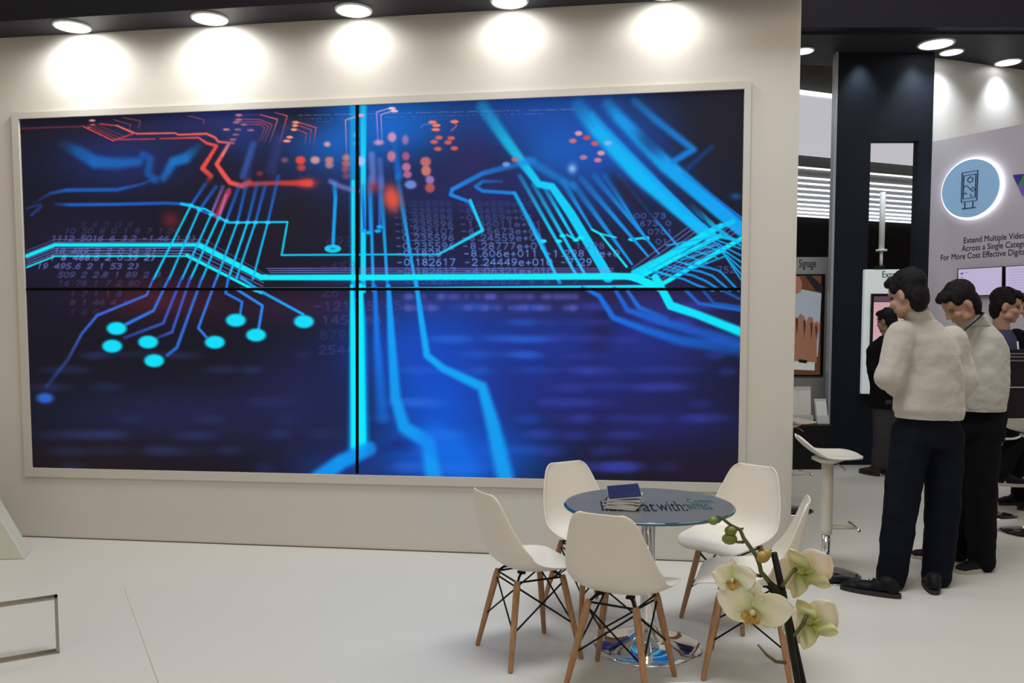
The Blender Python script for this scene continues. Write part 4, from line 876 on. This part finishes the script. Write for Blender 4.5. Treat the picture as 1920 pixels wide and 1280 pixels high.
def add_head(bm, M, s=1.0):
    R3 = M.to_3x3().normalized()
    def b(c, r, k=18): ball(bm, M @ (Vector(c) * s), tuple(x * s for x in r), R3, k)
    b((0, -.015, .03), (.074, .094, .09), 26); b((0, .03, -.04), (.058, .062, .07)); b((0, .062, -.092), (.028, .024, .022)); b((0, .05, .045), (.06, .045, .05))
    b((0, .098, -.012), (.012, .016, .028)); b((0, .108, -.03), (.015, .014, .011)); b((0, .082, .028), (.052, .014, .011)); b((0, .088, -.058), (.024, .011, .006)); b((0, .086, -.068), (.021, .011, .007))
    for sx in (-1, 1):
        b((sx * .078, -.012, -.008), (.009, .02, .033)); b((sx * .04, .062, -.03), (.026, .024, .024)); b((sx * .047, .02, -.07), (.022, .035, .028)); b((sx * .012, .1, -.03), (.008, .01, .008))
def hair_bm(M, s=1.0, fringe=True, seed=0, vol=1.0):
    bm = BM(); R3 = M.to_3x3().normalized()
    def b(c, r, k=22): ball(bm, M @ (Vector(c) * s), tuple(x * s * vol for x in r), R3, k)
    b((0, -.022, .062), (.083, .100, .078)); b((0, -.060, -.005), (.072, .052, .095)); b((0, -.05, -.06), (.058, .042, .05)); b((0, -.03, .08), (.07, .085, .07))
    for sx in (-1, 1): b((sx * .056, -.04, .02), (.026, .045, .05)); b((sx * .066, .028, .05), (.014, .03, .035))
    if fringe:
        b((0, .055, .098), (.064, .038, .034)); b((.03, .078, .088), (.035, .022, .026)); b((-.03, .076, .09), (.03, .024, .026))
    r = random.Random(seed)
    for i in range(46):
        t, p = r.uniform(-math.pi, math.pi), r.uniform(.1, 1.35)
        c = Vector((.078 * math.sin(p) * math.cos(t), -.02 + .094 * math.sin(p) * math.sin(t), .062 + .080 * math.cos(p)))
        if c.y > .04 and c.z < .08: continue
        R2 = (M.to_3x3().normalized() @ Euler((r.uniform(-.6, .6), r.uniform(-.6, .6), t)).to_matrix())
        ball(bm, M @ (c * s), tuple(k * s for k in (.008, .03, .012)), R2, 8)
    return bm
def place(root, o):
    o.data.transform(Matrix.Translation(-root.location)); o.parent = root; return o
def shoe(root, heel, toe, mu, ms, lab=None, h=.0, laces=False):
    heel, toe = Vector(heel), Vector(toe); d = (toe - heel); L = d.length; d.normalize(); s = Vector((-d.y, d.x, 0)).normalized(); u = Vector((0, 0, 1)); R = Matrix((s, d, u)).transposed()
    bm = BM()
    P = lambda t, z, x=0: heel + d * (L * t) + s * x + u * z
    for c, r in ((P(.15, .055), (.040, .045, .045)), (P(.35, .055), (.043, .06, .042)), (P(.58, .042), (.048, .07, .032)), (P(.78, .034), (.047, .058, .025)), (P(.88, .03), (.042, .035, .02)), (P(.22, .085), (.042, .05, .035))): ball(bm, c, r, R, 18)
    o = solid_mesh('shoe', bm, mu, None, .008, 5); 
    for v in o.data.vertices: v.co.z = max(v.co.z, heel.z + .016)
    place(root, o)
    bm = BM(); n = 28; top = []; bot = []
    for j in range(n):
        t = 2 * math.pi * j / n; y = .5 - .5 * math.cos(t); w = .042 * abs(math.sin(t)) ** .6 * (1 + .16 * math.sin((y - .2) * 3.2)) * math.copysign(1, math.sin(t))
        p = heel + d * (L * (y * 1.0)) + s * w; top.append(bm.verts.new(p + u * .026)); bot.append(bm.verts.new(p))
    bm.faces.new(top); bm.faces.new(bot[::-1])
    for j in range(n): bm.faces.new((bot[j], bot[(j + 1) % n], top[(j + 1) % n], top[j]))
    so = obj('sole', bm, ms); so.data.transform(Matrix.Translation(-root.location)); so.parent = o
    if laces:
        bm = BM()
        for k in range(4):
            q = P(.38 + k * .07, .098 - k * .010); tube(bm, [q - s * .022, q + u * .006, q + s * .022], .0028, 6)
        q = P(.36, .104); tube(bm, [q, q + s * .02 + u * .018, q + s * .034 + u * .004, q], .0026, 6)
        lo = obj('laces', bm, mu); lo.data.transform(Matrix.Translation(-root.location)); lo.parent = o
    return o
def hand(bm, w, d, up, s=1.0, side=1):
    """palm and five curled fingers from the wrist w in direction d; up = back of the hand"""
    d = Vector(d).normalized(); up = Vector(up); up = (up - d * up.dot(d)).normalized(); x = d.cross(up) * side
    R = Matrix((x, d, up)).transposed()
    ball(bm, w + d * .05 * s, (.040 * s, .052 * s, .016 * s), R, 14)
    for k, (ox, L) in enumerate(((-.030, .062), (-.010, .074), (.011, .070), (.031, .055))):
        a = w + d * .088 * s + x * ox * s; b_ = a + (d * .75 - up * .45).normalized() * L * .5 * s; c = b_ + (d * .2 - up * .95).normalized() * L * .5 * s
        chain(bm, [a, b_, c], [.0095 * s, .0085 * s, .0075 * s], 8)
    a = w + d * .025 * s - x * .034 * s; b_ = a + (d * .6 - x * .7 - up * .2).normalized() * .04 * s; c = b_ + (d * .9 - up * .5).normalized() * .03 * s
    chain(bm, [a, b_, c], [.012 * s, .010 * s, .008 * s], 8)
def figure(label, J, face, tops, bottoms, s=1.0, skin=None, torso=None, hem=None, tilt=0.0, hair=True, fringe=True, arm_r=(.078, .068, .055), leg_r=(.105, .088, .074), vol=1.0, folds=.022, seed=1):
    ground = J['ground']; skin = skin or M_SKIN
    MH = head_matrix(J['head'], face, tilt)
    ax = (J['shR'] - J['shL']); ax.z *= .3; ax.normalize(); ay = Vector((-ax.y, ax.x, 0)).normalized()
    bm = BM(); add_head(bm, MH, s)
    nk = MH @ (Vector((0, -.03, -.05)) * s); chain(bm, [nk, J['neck'] + Vector((0, 0, .02))], [.054 * s, .058 * s]); chain(bm, [J['neck'], J['chest']], [.050 * s, .08 * s])
    ring_loft(bm, [(J['pelvis'] - Vector((0, 0, .06)), ax, ay, .14 * s, .10 * s), (J['pelvis'], ax, ay, .15 * s, .11 * s), ((J['pelvis'] + J['chest']) / 2, ax, ay, .115 * s, .08 * s), (J['chest'], ax, ay, .13 * s, .08 * s), (J['neck'] - Vector((0, 0, .06)), ax, ay, .075 * s, .05 * s)])
    chain(bm, [J['neck'] - Vector((0, 0, .08)), J['shL']], [.045 * s, .04 * s]); chain(bm, [J['neck'] - Vector((0, 0, .08)), J['shR']], [.045 * s, .04 * s])
    for k in 'LR':
        chain(bm, [J['sh' + k], J['el' + k], J['wr' + k]], [.05 * s, .038 * s, .026 * s])
        dd = (J['wr' + k] - J['el' + k]).normalized(); hand(bm, J['wr' + k], dd, Vector((0, 0, 1)) if abs(dd.z) < .8 else -ay, s, 1 if k == 'R' else -1)
        chain(bm, [J['hip' + k], J['kn' + k], J['an' + k]], [.085 * s, .055 * s, .034 * s]); chain(bm, [J['an' + k], J['toe' + k] * .45 + J['heel' + k] * .55 + Vector((0, 0, .04))], [.030 * s, .020 * s])
    body = solid_mesh('person', bm, skin, None, .0075, 3)
    body.data.transform(Matrix.Translation(-ground)); body.location = ground; tag(body, label, 'person')
    # upper garment
    bm = BM()
    secs = []
    for (x, y, Y, rx, ry) in torso: secs.append((at(x, y, Y), ax, ay, rx, ry))
    ring_loft(bm, secs)
    for k in 'LR':
        a, e_, w = J['sh' + k], J['el' + k], J['wr' + k]
        chain(bm, [a, e_, w], [x * s for x in arm_r])
    top = solid_mesh(tops[0], bm, tops[1], None, .010, 5, folds * 1.25, .15, seed); place(body, top)
    # ribbed hem
    if hem:
        (x, y, Y, rx, ry, hh) = hem; c = at(x, y, Y); bm = BM()
        ring_loft(bm, [(c - Vector((0, 0, hh)), ax, ay, rx, ry), (c, ax, ay, rx * 1.02, ry * 1.02)], 40); bevel(bm, .004, 1); o = obj('hem_band', bm, tops[1]); place(body, o)
        o.parent = top
    # trousers
    bm = BM(); pc = (J['hipL'] + J['hipR']) / 2
    ring_loft(bm, [(pc - Vector((0, 0, .06)), ax, ay, .165 * s, .115 * s), (pc, ax, ay, .172 * s, .125 * s), (J['pelvis'] + Vector((0, 0, .06)), ax, ay, .16 * s, .115 * s)])
    for k in 'LR':
        chain(bm, [J['hip' + k], J['kn' + k], J['an' + k]], [x * s for x in leg_r])
    o = solid_mesh(bottoms[0], bm, bottoms[1], None, .012, 6, folds * .9, .11, seed + 3); place(body, o)
    if hair:
        h = solid_mesh('hair', hair_bm(MH, s, fringe, seed, vol), M_HAIR, None, .006, 2, .006, .02); place(body, h)
    for sx in (-1, 1):
        bm = BM(); ball(bm, MH @ (Vector((sx * .031, .079, .008)) * s), .0105 * s, None, 12)
        o = obj('eye', bm, mat('eye_white_and_iris', (.14, .11, .10), .3, col2=(.03, .02, .015), vscale=60), None, True); place(body, o)
    return body, MH, ax, ay
def stand_collar(root, c0, c1, axx, ayy, rx, ry, m, t=.008):
    bm = BM(); n = 32; R = []
    for c, k in ((c0, 1.0), (c1, .93)):
        for q in (0, t): R.append([bm.verts.new(c + axx * (rx * k - q) * math.cos(2 * math.pi * j / n) + ayy * (ry * k - q) * math.sin(2 * math.pi * j / n)) for j in range(n)])
    for A, B in ((R[0], R[2]), (R[2], R[3]), (R[3], R[1]), (R[1], R[0])):
        for j in range(n): bm.faces.new((A[j], A[(j + 1) % n], B[(j + 1) % n], B[j]))
    o = obj('collar', bm, m, None, True); so = o.modifiers.new('b', 'SUBSURF'); so.levels = 1; so.render_levels = 1; place(root, o); return o

# man in the oatmeal fleece, seen from behind
Y = 4.87
J = dict(ground=on_z(1712, 1108, 0), head=at(1702, 554, Y - .03), neck=at(1722, 592, Y - .01), chest=at(1738, 655, Y), pelvis=at(1740, 795, Y), shL=at(1692, 628, Y - .03), shR=at(1782, 636, Y + .02),
         elL=at(1669, 706, Y - .06), elR=at(1806, 716, Y + .02), wrL=at(1694, 728, Y + .17), wrR=at(1785, 738, Y + .22), hipL=at(1708, 815, Y), hipR=at(1770, 818, Y + .02), knL=at(1689, 955, Y - .02), knR=at(1768, 955, Y + .02),
         anL=at(1672, 1082, Y - .03), anR=at(1756, 1078, Y + .03), heelL=on_z(1690, 1122, 0), toeL=on_z(1584, 1104, 0), heelR=on_z(1753, 1116, 0), toeR=on_z(1737, 1082, 0))
J['toeL'] = J['heelL'] + (J['toeL'] - J['heelL']).normalized() * .335; J['toeR'] = J['heelR'] + (J['toeR'] - J['heelR']).normalized() * .31
b1, MH, ax, ay = figure('man in an oatmeal fleece and dark navy trousers standing with his back turned', J, (-.52, .86, -.30), ('fleece', M_FLEECE), ('trousers', M_NAVY), 1.05,
       torso=[(1742, 784, Y, .185, .135), (1741, 768, Y, .205, .152), (1744, 735, Y, .186, .150), (1747, 700, Y, .170, .146), (1744, 660, Y, .164, .14), (1738, 632, Y, .150, .12), (1731, 612, Y, .115, .095), (1725, 598, Y, .078, .078)],
       hem=(1742, 771, Y, .190, .138, .04), seed=3, arm_r=(.082, .082, .068), leg_r=(.108, .094, .080), tilt=.0)
cl = stand_collar(b1, at(1728, 606, Y), at(1712, 578, Y - .02), ax, ay, .088, .088, M_FLEECE)
shoe(b1, J['heelL'], J['toeL'], M_SHOE, M_SOLE_D, laces=True); shoe(b1, J['heelR'], J['toeR'], M_SHOE, M_SOLE_D)
# man in the light grey fleece, head bowed
Y = 5.25
J = dict(ground=on_z(1815, 1066, 0), head=at(1801, 571, Y - .08), neck=at(1826, 607, Y - .01), chest=at(1838, 660, Y), pelvis=at(1836, 785, Y + .02), shL=at(1800, 640, Y + .09), shR=at(1852, 640, Y - .05),
         elL=at(1802, 715, Y + .16), elR=at(1866, 716, Y - .06), wrL=at(1770, 722, Y + .2), wrR=at(1812, 738, Y + .10), hipL=at(1815, 805, Y + .07), hipR=at(1845, 808, Y - .02), knL=at(1802, 940, Y + .1), knR=at(1838, 945, Y - .03),
         anL=at(1796, 1030, Y + .17), anR=at(1841, 1050, Y - .04), heelL=on_z(1797, 1052, 0), toeL=on_z(1724, 1046, 0), heelR=on_z(1857, 1066, 0), toeR=on_z(1783, 1077, 0))
for k in 'LR': J['toe' + k] = J['heel' + k] + (J['toe' + k] - J['heel' + k]).normalized() * .29
b2, MH, ax, ay = figure('man in a light grey fleece and black trousers bowing his head', J, (-.90, .02, -.62), ('fleece', M_FLEECE2), ('trousers', M_BLKC), 1.0,
       torso=[(1834, 766, Y, .150, .135), (1834, 745, Y, .165, .15), (1836, 700, Y, .162, .15), (1838, 660, Y, .155, .145), (1836, 632, Y, .135, .12), (1830, 612, Y, .095, .09), (1826, 600, Y, .072, .075)],
       hem=(1834, 757, Y, .153, .138, .04), seed=9, arm_r=(.080, .078, .062), leg_r=(.105, .092, .082), folds=.026, vol=1.04)
cl = stand_collar(b2, at(1831, 613, Y - .01), at(1822, 588, Y - .03), ax, ay, .088, .092, M_FLEECE2)
bm = BM(); q0, q1 = at(1843, 588, Y - .125), at(1816, 612, Y - .155); tube(bm, [q0 + Vector((.01, .08, .01)), q0, (q0 + q1) / 2 + Vector((.002, -.006, 0)), q1, q1 + Vector((-.02, .02, -.03))], [(.013, .004)] * 5, 8, flat=(1, 0, 1)); place(b2, obj('lanyard', bm, M_BLACK))
shoe(b2, J['heelL'], J['toeL'], M_SHOE, M_SOLE_W); shoe(b2, J['heelR'], J['toeR'], M_SHOE, M_SOLE_W)
# person in dark clothes in front of the kiosk
Y = 8.3
gnd = on_z(1652, 893, 0); Y = gnd.y
J = dict(ground=gnd, head=at(1663, 603, Y), neck=at(1664, 632, Y), chest=at(1662, 665, Y), pelvis=at(1664, 745, Y), shL=at(1643, 652, Y + .05), shR=at(1682, 652, Y - .05), elL=at(1637, 695, Y - .02), elR=at(1690, 695, Y), wrL=at(1652, 722, Y + .14), wrR=at(1682, 725, Y + .14),
         hipL=at(1655, 755, Y + .03), hipR=at(1673, 755, Y - .03), knL=at(1653, 815, Y), knR=at(1672, 815, Y), anL=at(1647, 868, Y + .03), anR=at(1668, 872, Y), heelL=gnd + Vector((-.02, .0, 0)), toeL=gnd + Vector((-.12, .24, 0)), heelR=gnd + Vector((.13, .02, 0)), toeR=gnd + Vector((.12, .28, 0)))
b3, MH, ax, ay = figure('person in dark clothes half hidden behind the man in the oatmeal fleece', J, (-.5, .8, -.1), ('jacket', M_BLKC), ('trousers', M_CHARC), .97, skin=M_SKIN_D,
       torso=[(1663, 765, Y, .165, .12), (1662, 720, Y, .165, .12), (1661, 680, Y, .19, .125), (1661, 655, Y, .19, .115), (1663, 638, Y, .12, .09), (1664, 628, Y, .07, .07)], seed=5)
shoe(b3, J['heelL'], J['toeL'], mat('brown_shoe', (.05, .028, .024), .5, var=.2), M_SOLE_D); shoe(b3, J['heelR'], J['toeR'], M_SHOE, M_SOLE_D)
# seated visitor in the navy jacket, in profile
Y = 6.75
gnd = on_z(1893, 990, 0); gnd.y = Y; gnd.x = at(1885, 900, Y).x
J = dict(ground=gnd, head=at(1886, 575, Y), neck=at(1878, 622, Y + .02), chest=at(1884, 670, Y), pelvis=at(1885, 775, Y), shL=at(1868, 642, Y + .12), shR=at(1880, 648, Y - .14), elL=at(1900, 705, Y + .17), elR=at(1893, 712, Y - .19), wrL=at(1945, 700, Y + .1), wrR=at(1945, 706, Y - .12),
         hipL=at(1888, 785, Y + .09), hipR=at(1888, 785, Y - .09), knL=at(1928, 800, Y + .12), knR=at(1916, 800, Y - .12), anL=at(1908, 884, Y + .12), anR=at(1876, 886, Y - .12))
J['heelL'] = at(1903, 906, Y + .12); J['toeL'] = J['heelL'] + Vector((.27, -.02, 0)); J['heelR'] = at(1868, 910, Y - .12); J['toeR'] = J['heelR'] + Vector((.25, -.05, 0))
b4, MH, ax, ay = figure('man with short dark hair in a navy jacket seated in profile at right', J, (.86, -.45, -.12), ('jacket', M_NAVY2), ('trousers', M_BLKC), 1.07,
       torso=[(1886, 790, Y, .17, .13), (1884, 720, Y, .175, .13), (1882, 680, Y, .185, .13), (1880, 650, Y, .18, .115), (1879, 630, Y, .11, .09), (1878, 618, Y, .07, .07)], seed=12, leg_r=(.10, .075, .06))
for k in 'LR':
    shoe(b4, J['heel' + k], J['toe' + k], M_SHOE, M_SOLE_W)
    bm = BM(); a = J['heel' + k] + Vector((.05, 0, .05)); cap(bm, a, a + Vector((.005, 0, .14)), .047, .05); place(b4, obj('sock', bm, mat('white_sock', (.55, .55, .55), .9, var=.05), None, True))
bm = BM(); tube(bm, [at(1908, 640, Y - .16), at(1909, 655, Y - .18), at(1911, 672, Y - .2)], .006, 8); place(b4, obj('zip_pull', bm, M_WHITE, None, True))
# stool he sits on
e = empty('bar_stool', (at(1866, 900, Y).x, Y, 0)); stool_parts(e, .66, math.pi, .17); tag(e, 'bar stool under the seated man in the navy jacket', 'bar stool', 'white bar stools')
# bearded visitor at the very edge
Y = 7.1
gnd = Vector((at(1936, 900, Y).x, Y, 0)); X = gnd.x
v = lambda x, y, z: gnd + Vector((x, y, z))
J = dict(ground=gnd, head=v(-.06, -.02, 1.70), neck=v(0, 0, 1.53), chest=v(0, 0, 1.32), pelvis=v(0, .02, .95), shL=v(.12, -.14, 1.46), shR=v(-.10, .15, 1.46), elL=v(.08, -.22, 1.17), elR=v(-.16, .22, 1.17), wrL=v(-.10, -.14, 1.08), wrR=v(-.26, .04, 1.08),
         hipL=v(.05, -.08, .92), hipR=v(-.05, .08, .92), knL=v(.0, -.09, .5), knR=v(-.06, .09, .5), anL=v(.02, -.1, .09), anR=v(-.04, .1, .09), heelL=v(.06, -.1, 0), toeL=v(-.2, -.14, 0), heelR=v(0, .1, 0), toeR=v(-.26, .08, 0))
b5, MH, ax, ay = figure('person in black at the right edge, only part of the face in view', J, (-.9, -.35, -.05), ('coat', M_BLKC), ('trousers', M_BLKC), .98,
       torso=[(960 + (X / Y) * F_PX, 612 + (1.54 - z) / Y * F_PX, Y, rx, ry) for z, rx, ry in ((.82, .2, .14), (1.1, .18, .13), (1.32, .185, .13), (1.44, .17, .11), (1.52, .09, .08))], seed=20)
shoe(b5, J['heelL'], J['toeL'], M_SHOE, M_SOLE_D); shoe(b5, J['heelR'], J['toeR'], M_SHOE, M_SOLE_D)
# black equipment cabinet with light stripes, right edge
c = at(1885, 655, 5.75); e = empty('equipment_cabinet', (c.x + .35, 5.95, 0)); tag(e, 'black equipment rack with pale stripes in front of the seated man', 'cabinet')
c2 = at(1885, 655, 5.75).z
bm = BM(); vbox(bm, -.35, .35, -.19, -.13, .91, c2); bevel(bm, .006); obj('body', bm, M_BLACK, e)
for k, yy in enumerate((663, 669, 676)):
    z_ = at(1890, yy, 5.75).z; bm = BM(); vbox(bm, -.325 + .0 * k, .33, -.194, -.189, z_ - .005, z_ + .005); obj('stripe', bm, mat('grey_stripe', (.12, .12, .14), .5, var=.1), e)
bm = BM(); z_ = at(1890, 726, 5.75).z; vbox(bm, -.325, .33, -.194, -.189, z_ - .004, z_ + .004); obj('stripe', bm, M_TRIM, e)
bm = BM(); vbox(bm, .26, .32, -.19, -.13, 0, .91); obj('leg', bm, M_BLACK, e); bm = BM(); vbox(bm, .24, .34, -.29, -.03, 0, .02); obj('foot', bm, M_BLACK, e)

# ------------------------------------------------------------------ orchid in the foreground
YO = 1.4
A = lambda x, y, d=0.0: at(x, y, YO + d)
tc = Vector((.395, 1.58, 0)); zt = .742
e = empty('side_table', tc); tag(e, 'white round side table under the orchid, only its far rim showing', 'table')
top_z = at(1304, 1277.5, 1.88).z
bm = BM(); lathe(bm, [(0, top_z - .03), (.29, top_z - .03), (.3, top_z - .02), (.3, top_z - .004), (.296, top_z), (0, top_z)], 96); obj('tabletop', bm, M_WHITE, e)
bm = BM(); lathe(bm, [(0, .02), (.03, .02), (.03, top_z - .03), (0, top_z - .03)], 24); obj('column', bm, M_CHROME, e, True)
bm = BM(); lathe(bm, [(0, 0), (.19, 0), (.19, .01), (0, .022)], 48); obj('base', bm, M_CHROME, e, True)
pb = Vector((A(1512, 1400).x, YO, top_z))
e = empty('potted_orchid', pb); tag(e, 'orchid with creamy white blossoms on a black stake in the foreground', 'orchid')
L = lambda p: Vector(p) - pb
bm = BM(); lathe(bm, [(0, 0), (.048, 0), (.062, .10), (.066, .115), (.060, .115), (.056, .10), (.05, .09), (0, .09)], 40); obj('pot', bm, M_WHITE, e, True)
bm = BM(); lathe(bm, [(0, .085), (.055, .085), (.05, .095), (0, .10)], 24); obj('bark_soil', bm, mat('bark', (.06, .035, .02), .9, var=.5, vscale=60, bump=.5), e)
M_STEM = mat('green_stem', lin(92, 106, 58), .5, col2=lin(60, 66, 40), vscale=30); M_STEMD = mat('dark_stem', lin(40, 42, 30), .5, var=.3, vscale=30)
M_LEAF = mat('orchid_leaf', (.03, .09, .02), .4, var=.3)
bm = BM(); tube(bm, [L(A(1451, 1036, .004)), L(A(1480, 1168, .004)), L(A(1507, 1300, .004)), Vector((0, .004, .09))], [.0056, .0068, .0088, .009], 12); obj('stake', bm, M_BLACK, e, True)
st = [Vector((0, -.008, .09)), L(A(1496, 1280, -.008)), L(A(1484, 1210, -.010)), L(A(1476, 1160, -.008)), L(A(1462, 1112, -.008)), L(A(1442, 1090, -.006)), L(A(1427, 1072, -.004)), L(A(1424, 1058)), L(A(1418, 1042)), L(A(1404, 1022)), L(A(1394, 1008)), L(A(1388, 993)), L(A(1370, 984)), L(A(1352, 970)), L(A(1344, 966))]
bm = BM(); tube(bm, st[:6], [.0062, .006, .0058, .0066, .007, .0048], 10); obj('lower_stem', bm, M_STEMD, e, True)
bm = BM(); tube(bm, st[5:], [.0046, .0038, .0036, .0036, .0036, .0034, .0032, .0028, .0025, .002], 10); obj('upper_stem', bm, M_STEM, e, True)
def twig(pts, rs, m=None):
    bm = BM(); tube(bm, [L(A(*p)) for p in pts], rs, 8); return obj('twig', bm, m or M_STEM, e, True)
twig([(1428, 1080), (1415, 1077), (1403, 1076)], [.003, .003, .0026])
twig([(1465, 1100, -.01), (1476, 1086, -.01), (1485, 1072, 0), (1493, 1066, .004)], [.0034, .0032, .0034, .0038])
twig([(1478, 1195, -.01), (1492, 1188, -.01), (1505, 1170, -.006), (1513, 1152, .004)], [.0034, .0034, .0034, .0038])
twig([(1474, 1242, -.012), (1455, 1240, -.012), (1438, 1228, -.012), (1421, 1208, -.012)], [.0034, .003, .0026, .0016])
twig([(1395, 1016), (1384, 1016), (1376, 1014)], [.0028, .0026, .0024]); twig([(1389, 993), (1380, 992), (1372, 993)], [.0026, .0024, .0022]); twig([(1387, 992), (1394, 990)], [.0026, .0018]); twig([(1354, 972), (1348, 978), (1340, 980)], [.002, .002, .002])
twig([(1467, 1116, -.012), (1472, 1108, -.014)], [.003, .0035], M_STEMD)
M_BUD = mat('green_bud', lin(122, 136, 50), .45, col2=lin(96, 104, 44), vscale=30)
for (x, y, r, rx, c_) in ((1337, 976, .0085, 1, 0), (1370, 995, .0105, 1, 0), (1368, 1010, .0115, 1.15, 0)):
    bm = BM(); ball(bm, L(A(x, y)), (r * rx, r, r * .85), None, 16); obj('bud', bm, M_BUD, e, True)
M_BUDY = mat('ochre_bud', lin(176, 150, 66), .5, col2=lin(150, 128, 62), vscale=30)
bm = BM(); ball(bm, L(A(1430, 1044)), (.0125, .010, .010), Euler((0, -.3, 0)).to_matrix(), 16); ball(bm, L(A(1438, 1038)), (.008, .008, .008), None, 12); obj('bud', bm, M_BUDY, e, True)
twig([(1440, 1036), (1447, 1030)], [.002, .0015])
def petal_mat(n, inner, outer):
    m = mat(n, outer, .55, sub=.25); nt = m.node_tree; b = nt.nodes['Principled BSDF']
    a = nt.nodes.new('ShaderNodeAttribute'); a.attribute_name = 'along'; r = nt.nodes.new('ShaderNodeValToRGB')
    nz = nt.nodes.new('ShaderNodeTexNoise'); nz.inputs['Scale'].default_value = 60; mm = nt.nodes.new('ShaderNodeMath'); mm.operation = 'MULTIPLY_ADD'; mm.inputs[1].default_value = .25
    nt.links.new(nz.outputs[0], mm.inputs[0]); nt.links.new(a.outputs['Fac'], mm.inputs[2])
    r.color_ramp.elements[0].position = .15; r.color_ramp.elements[0].color = (*inner, 1); r.color_ramp.elements[1].position = .75; r.color_ramp.elements[1].color = (*outer, 1)
    nt.links.new(mm.outputs[0], r.inputs[0]); nt.links.new(r.outputs[0], b.inputs['Base Color']); return m
CREAM, LIME = lin(226, 222, 204), lin(178, 184, 96)
M_PET = petal_mat('petal_cream', lin(214, 214, 160), lin(234, 230, 214)); M_PETG = petal_mat('petal_lime_back', lin(172, 174, 84), lin(230, 218, 204)); M_SEP = petal_mat('sepal_lime', lin(152, 154, 60), lin(208, 206, 160))
def petal(name, ctr, n, up, ang, Lp, Wp, m, par, cup=.25, bend=.2, lift=0.0):
    n = Vector(n).normalized(); up = Vector(up); up = (up - n * up.dot(n)).normalized(); x = up.cross(n)
    d = x * math.cos(ang) + up * math.sin(ang); s = n.cross(d); bm = BM(); NU, NV = 10, 8; rows = []; al = []
    for i in range(NU + 1):
        t = i / NU; w = Wp * (math.sin(math.pi * min(1, (t * .93 + .07)) ** .85) ** .62)
        row = []
        for j in range(NV + 1):
            v = j / NV * 2 - 1
            p = ctr + d * (Lp * t) + s * (v * w * .5) + n * (lift + cup * Wp * .25 * v * v - bend * Lp * t * t + .003 * math.sin(t * 9 + v * 4))
            row.append(bm.verts.new(L(p))); al.append(t)
        rows.append(row)
    for a, b in zip(rows, rows[1:]):
        for j in range(NV): bm.faces.new((a[j], a[j + 1], b[j + 1], b[j]))
    o = obj(name, bm, m, par, True); at_ = o.data.attributes.new('along', 'FLOAT', 'POINT'); at_.data.foreach_set('value', al)
    so = o.modifiers.new('t', 'SOLIDIFY'); so.thickness = .0012; so.offset = 0; sb = o.modifiers.new('s', 'SUBSURF'); sb.levels = 1; sb.render_levels = 2
M_LIP = mat('lip_yellow', lin(206, 176, 80), .5, col2=lin(150, 90, 50), vscale=150); M_SPOT = mat('lip_red_specks', lin(96, 44, 40), .6, var=.1)
def flower(ctr, n, up, s, m1, m2, lip=True, roll=0.0, stretch=1.0):
    n = Vector(n).normalized(); f = bpy.data.objects.new('flower', None); COL.objects.link(f); f.parent = e; f.empty_display_size = .02
    a0 = roll
    petal('sepal', ctr, n, up, math.pi / 2 + a0, .044 * s, .030 * s, m2, f, .3, .1, -.002); petal('sepal', ctr, n, up, math.radians(222) + a0, .042 * s, .027 * s, m2, f, .3, .15, -.002); petal('sepal', ctr, n, up, math.radians(318) + a0, .042 * s, .027 * s, m2, f, .3, .15, -.002)
    petal('petal', ctr, n, up, math.radians(14) + a0, .050 * s * stretch, .056 * s, m1, f, .25, .12); petal('petal', ctr, n, up, math.radians(166) + a0, .050 * s * stretch, .056 * s, m1, f, .25, .12)
    if lip:
        bm = BM(); up_ = Vector(up); up_ = (up_ - n * up_.dot(n)).normalized(); x = up_.cross(n); R = Matrix((x, up_, n)).transposed(); c = L(ctr)
        ball(bm, c + n * .006 * s - up_ * .004 * s, (.004 * s, .0075 * s, .006 * s), R, 12); ball(bm, c + n * .009 * s - up_ * .014 * s, (.0075 * s, .009 * s, .004 * s), R, 12)
        for q in (-1, 1): ball(bm, c + n * .009 * s - up_ * .009 * s + x * q * .009 * s, (.0055 * s, .008 * s, .003 * s), R, 10)
        obj('lip', bm, M_LIP, f, True)
        bm = BM(); ball(bm, c + n * .012 * s + up_ * .002 * s, (.0042 * s, .0045 * s, .004 * s), R, 10); obj('stamen_column', bm, M_PET, f, True)
flower(A(1376, 1086, -.012), (-.55, -.84, .02), (0, 0, 1), .80, M_PET, M_PET, True, .15)
flower(A(1413, 1142, -.02), (-.42, -.88, -.2), (.35, 0, 1), 1.16, M_PET, M_PET, True, .25, 1.15)
flower(A(1508, 1075, .006), (.50, .80, .1), (-.15, 0, 1), 1.12, M_PETG, M_SEP, True, -.35, 1.05)
flower(A(1524, 1170, .01), (.55, .78, -.25), (-.15, 0, 1), 1.08, M_PETG, M_SEP, True, -.5)
for k, (dx, dy, an) in enumerate(((.12, .05, .2), (-.11, -.02, 2.9), (.02, -.12, 4.6), (-.03, .10, 1.8))):
    bm = BM(); rows = []; d = Vector((math.cos(an), math.sin(an), 0)); s_ = Vector((-d.y, d.x, 0))
    for i in range(9):
        t = i / 8; w = .028 * math.sin(math.pi * (t * .9 + .06)) ** .6
        rows.append([bm.verts.new(Vector((0, 0, .10)) + d * (.16 * t) + s_ * (w * q) + Vector((0, 0, .05 * math.sin(t * 2.6) + .006 * q * q - .03 * t))) for q in (-1, -.5, 0, .5, 1)])
    for a, b in zip(rows, rows[1:]):
        for j in range(4): bm.faces.new((a[j], a[j + 1], b[j + 1], b[j]))
    o = obj('leaf', bm, M_LEAF, e, True); so = o.modifiers.new('t', 'SOLIDIFY'); so.thickness = .003
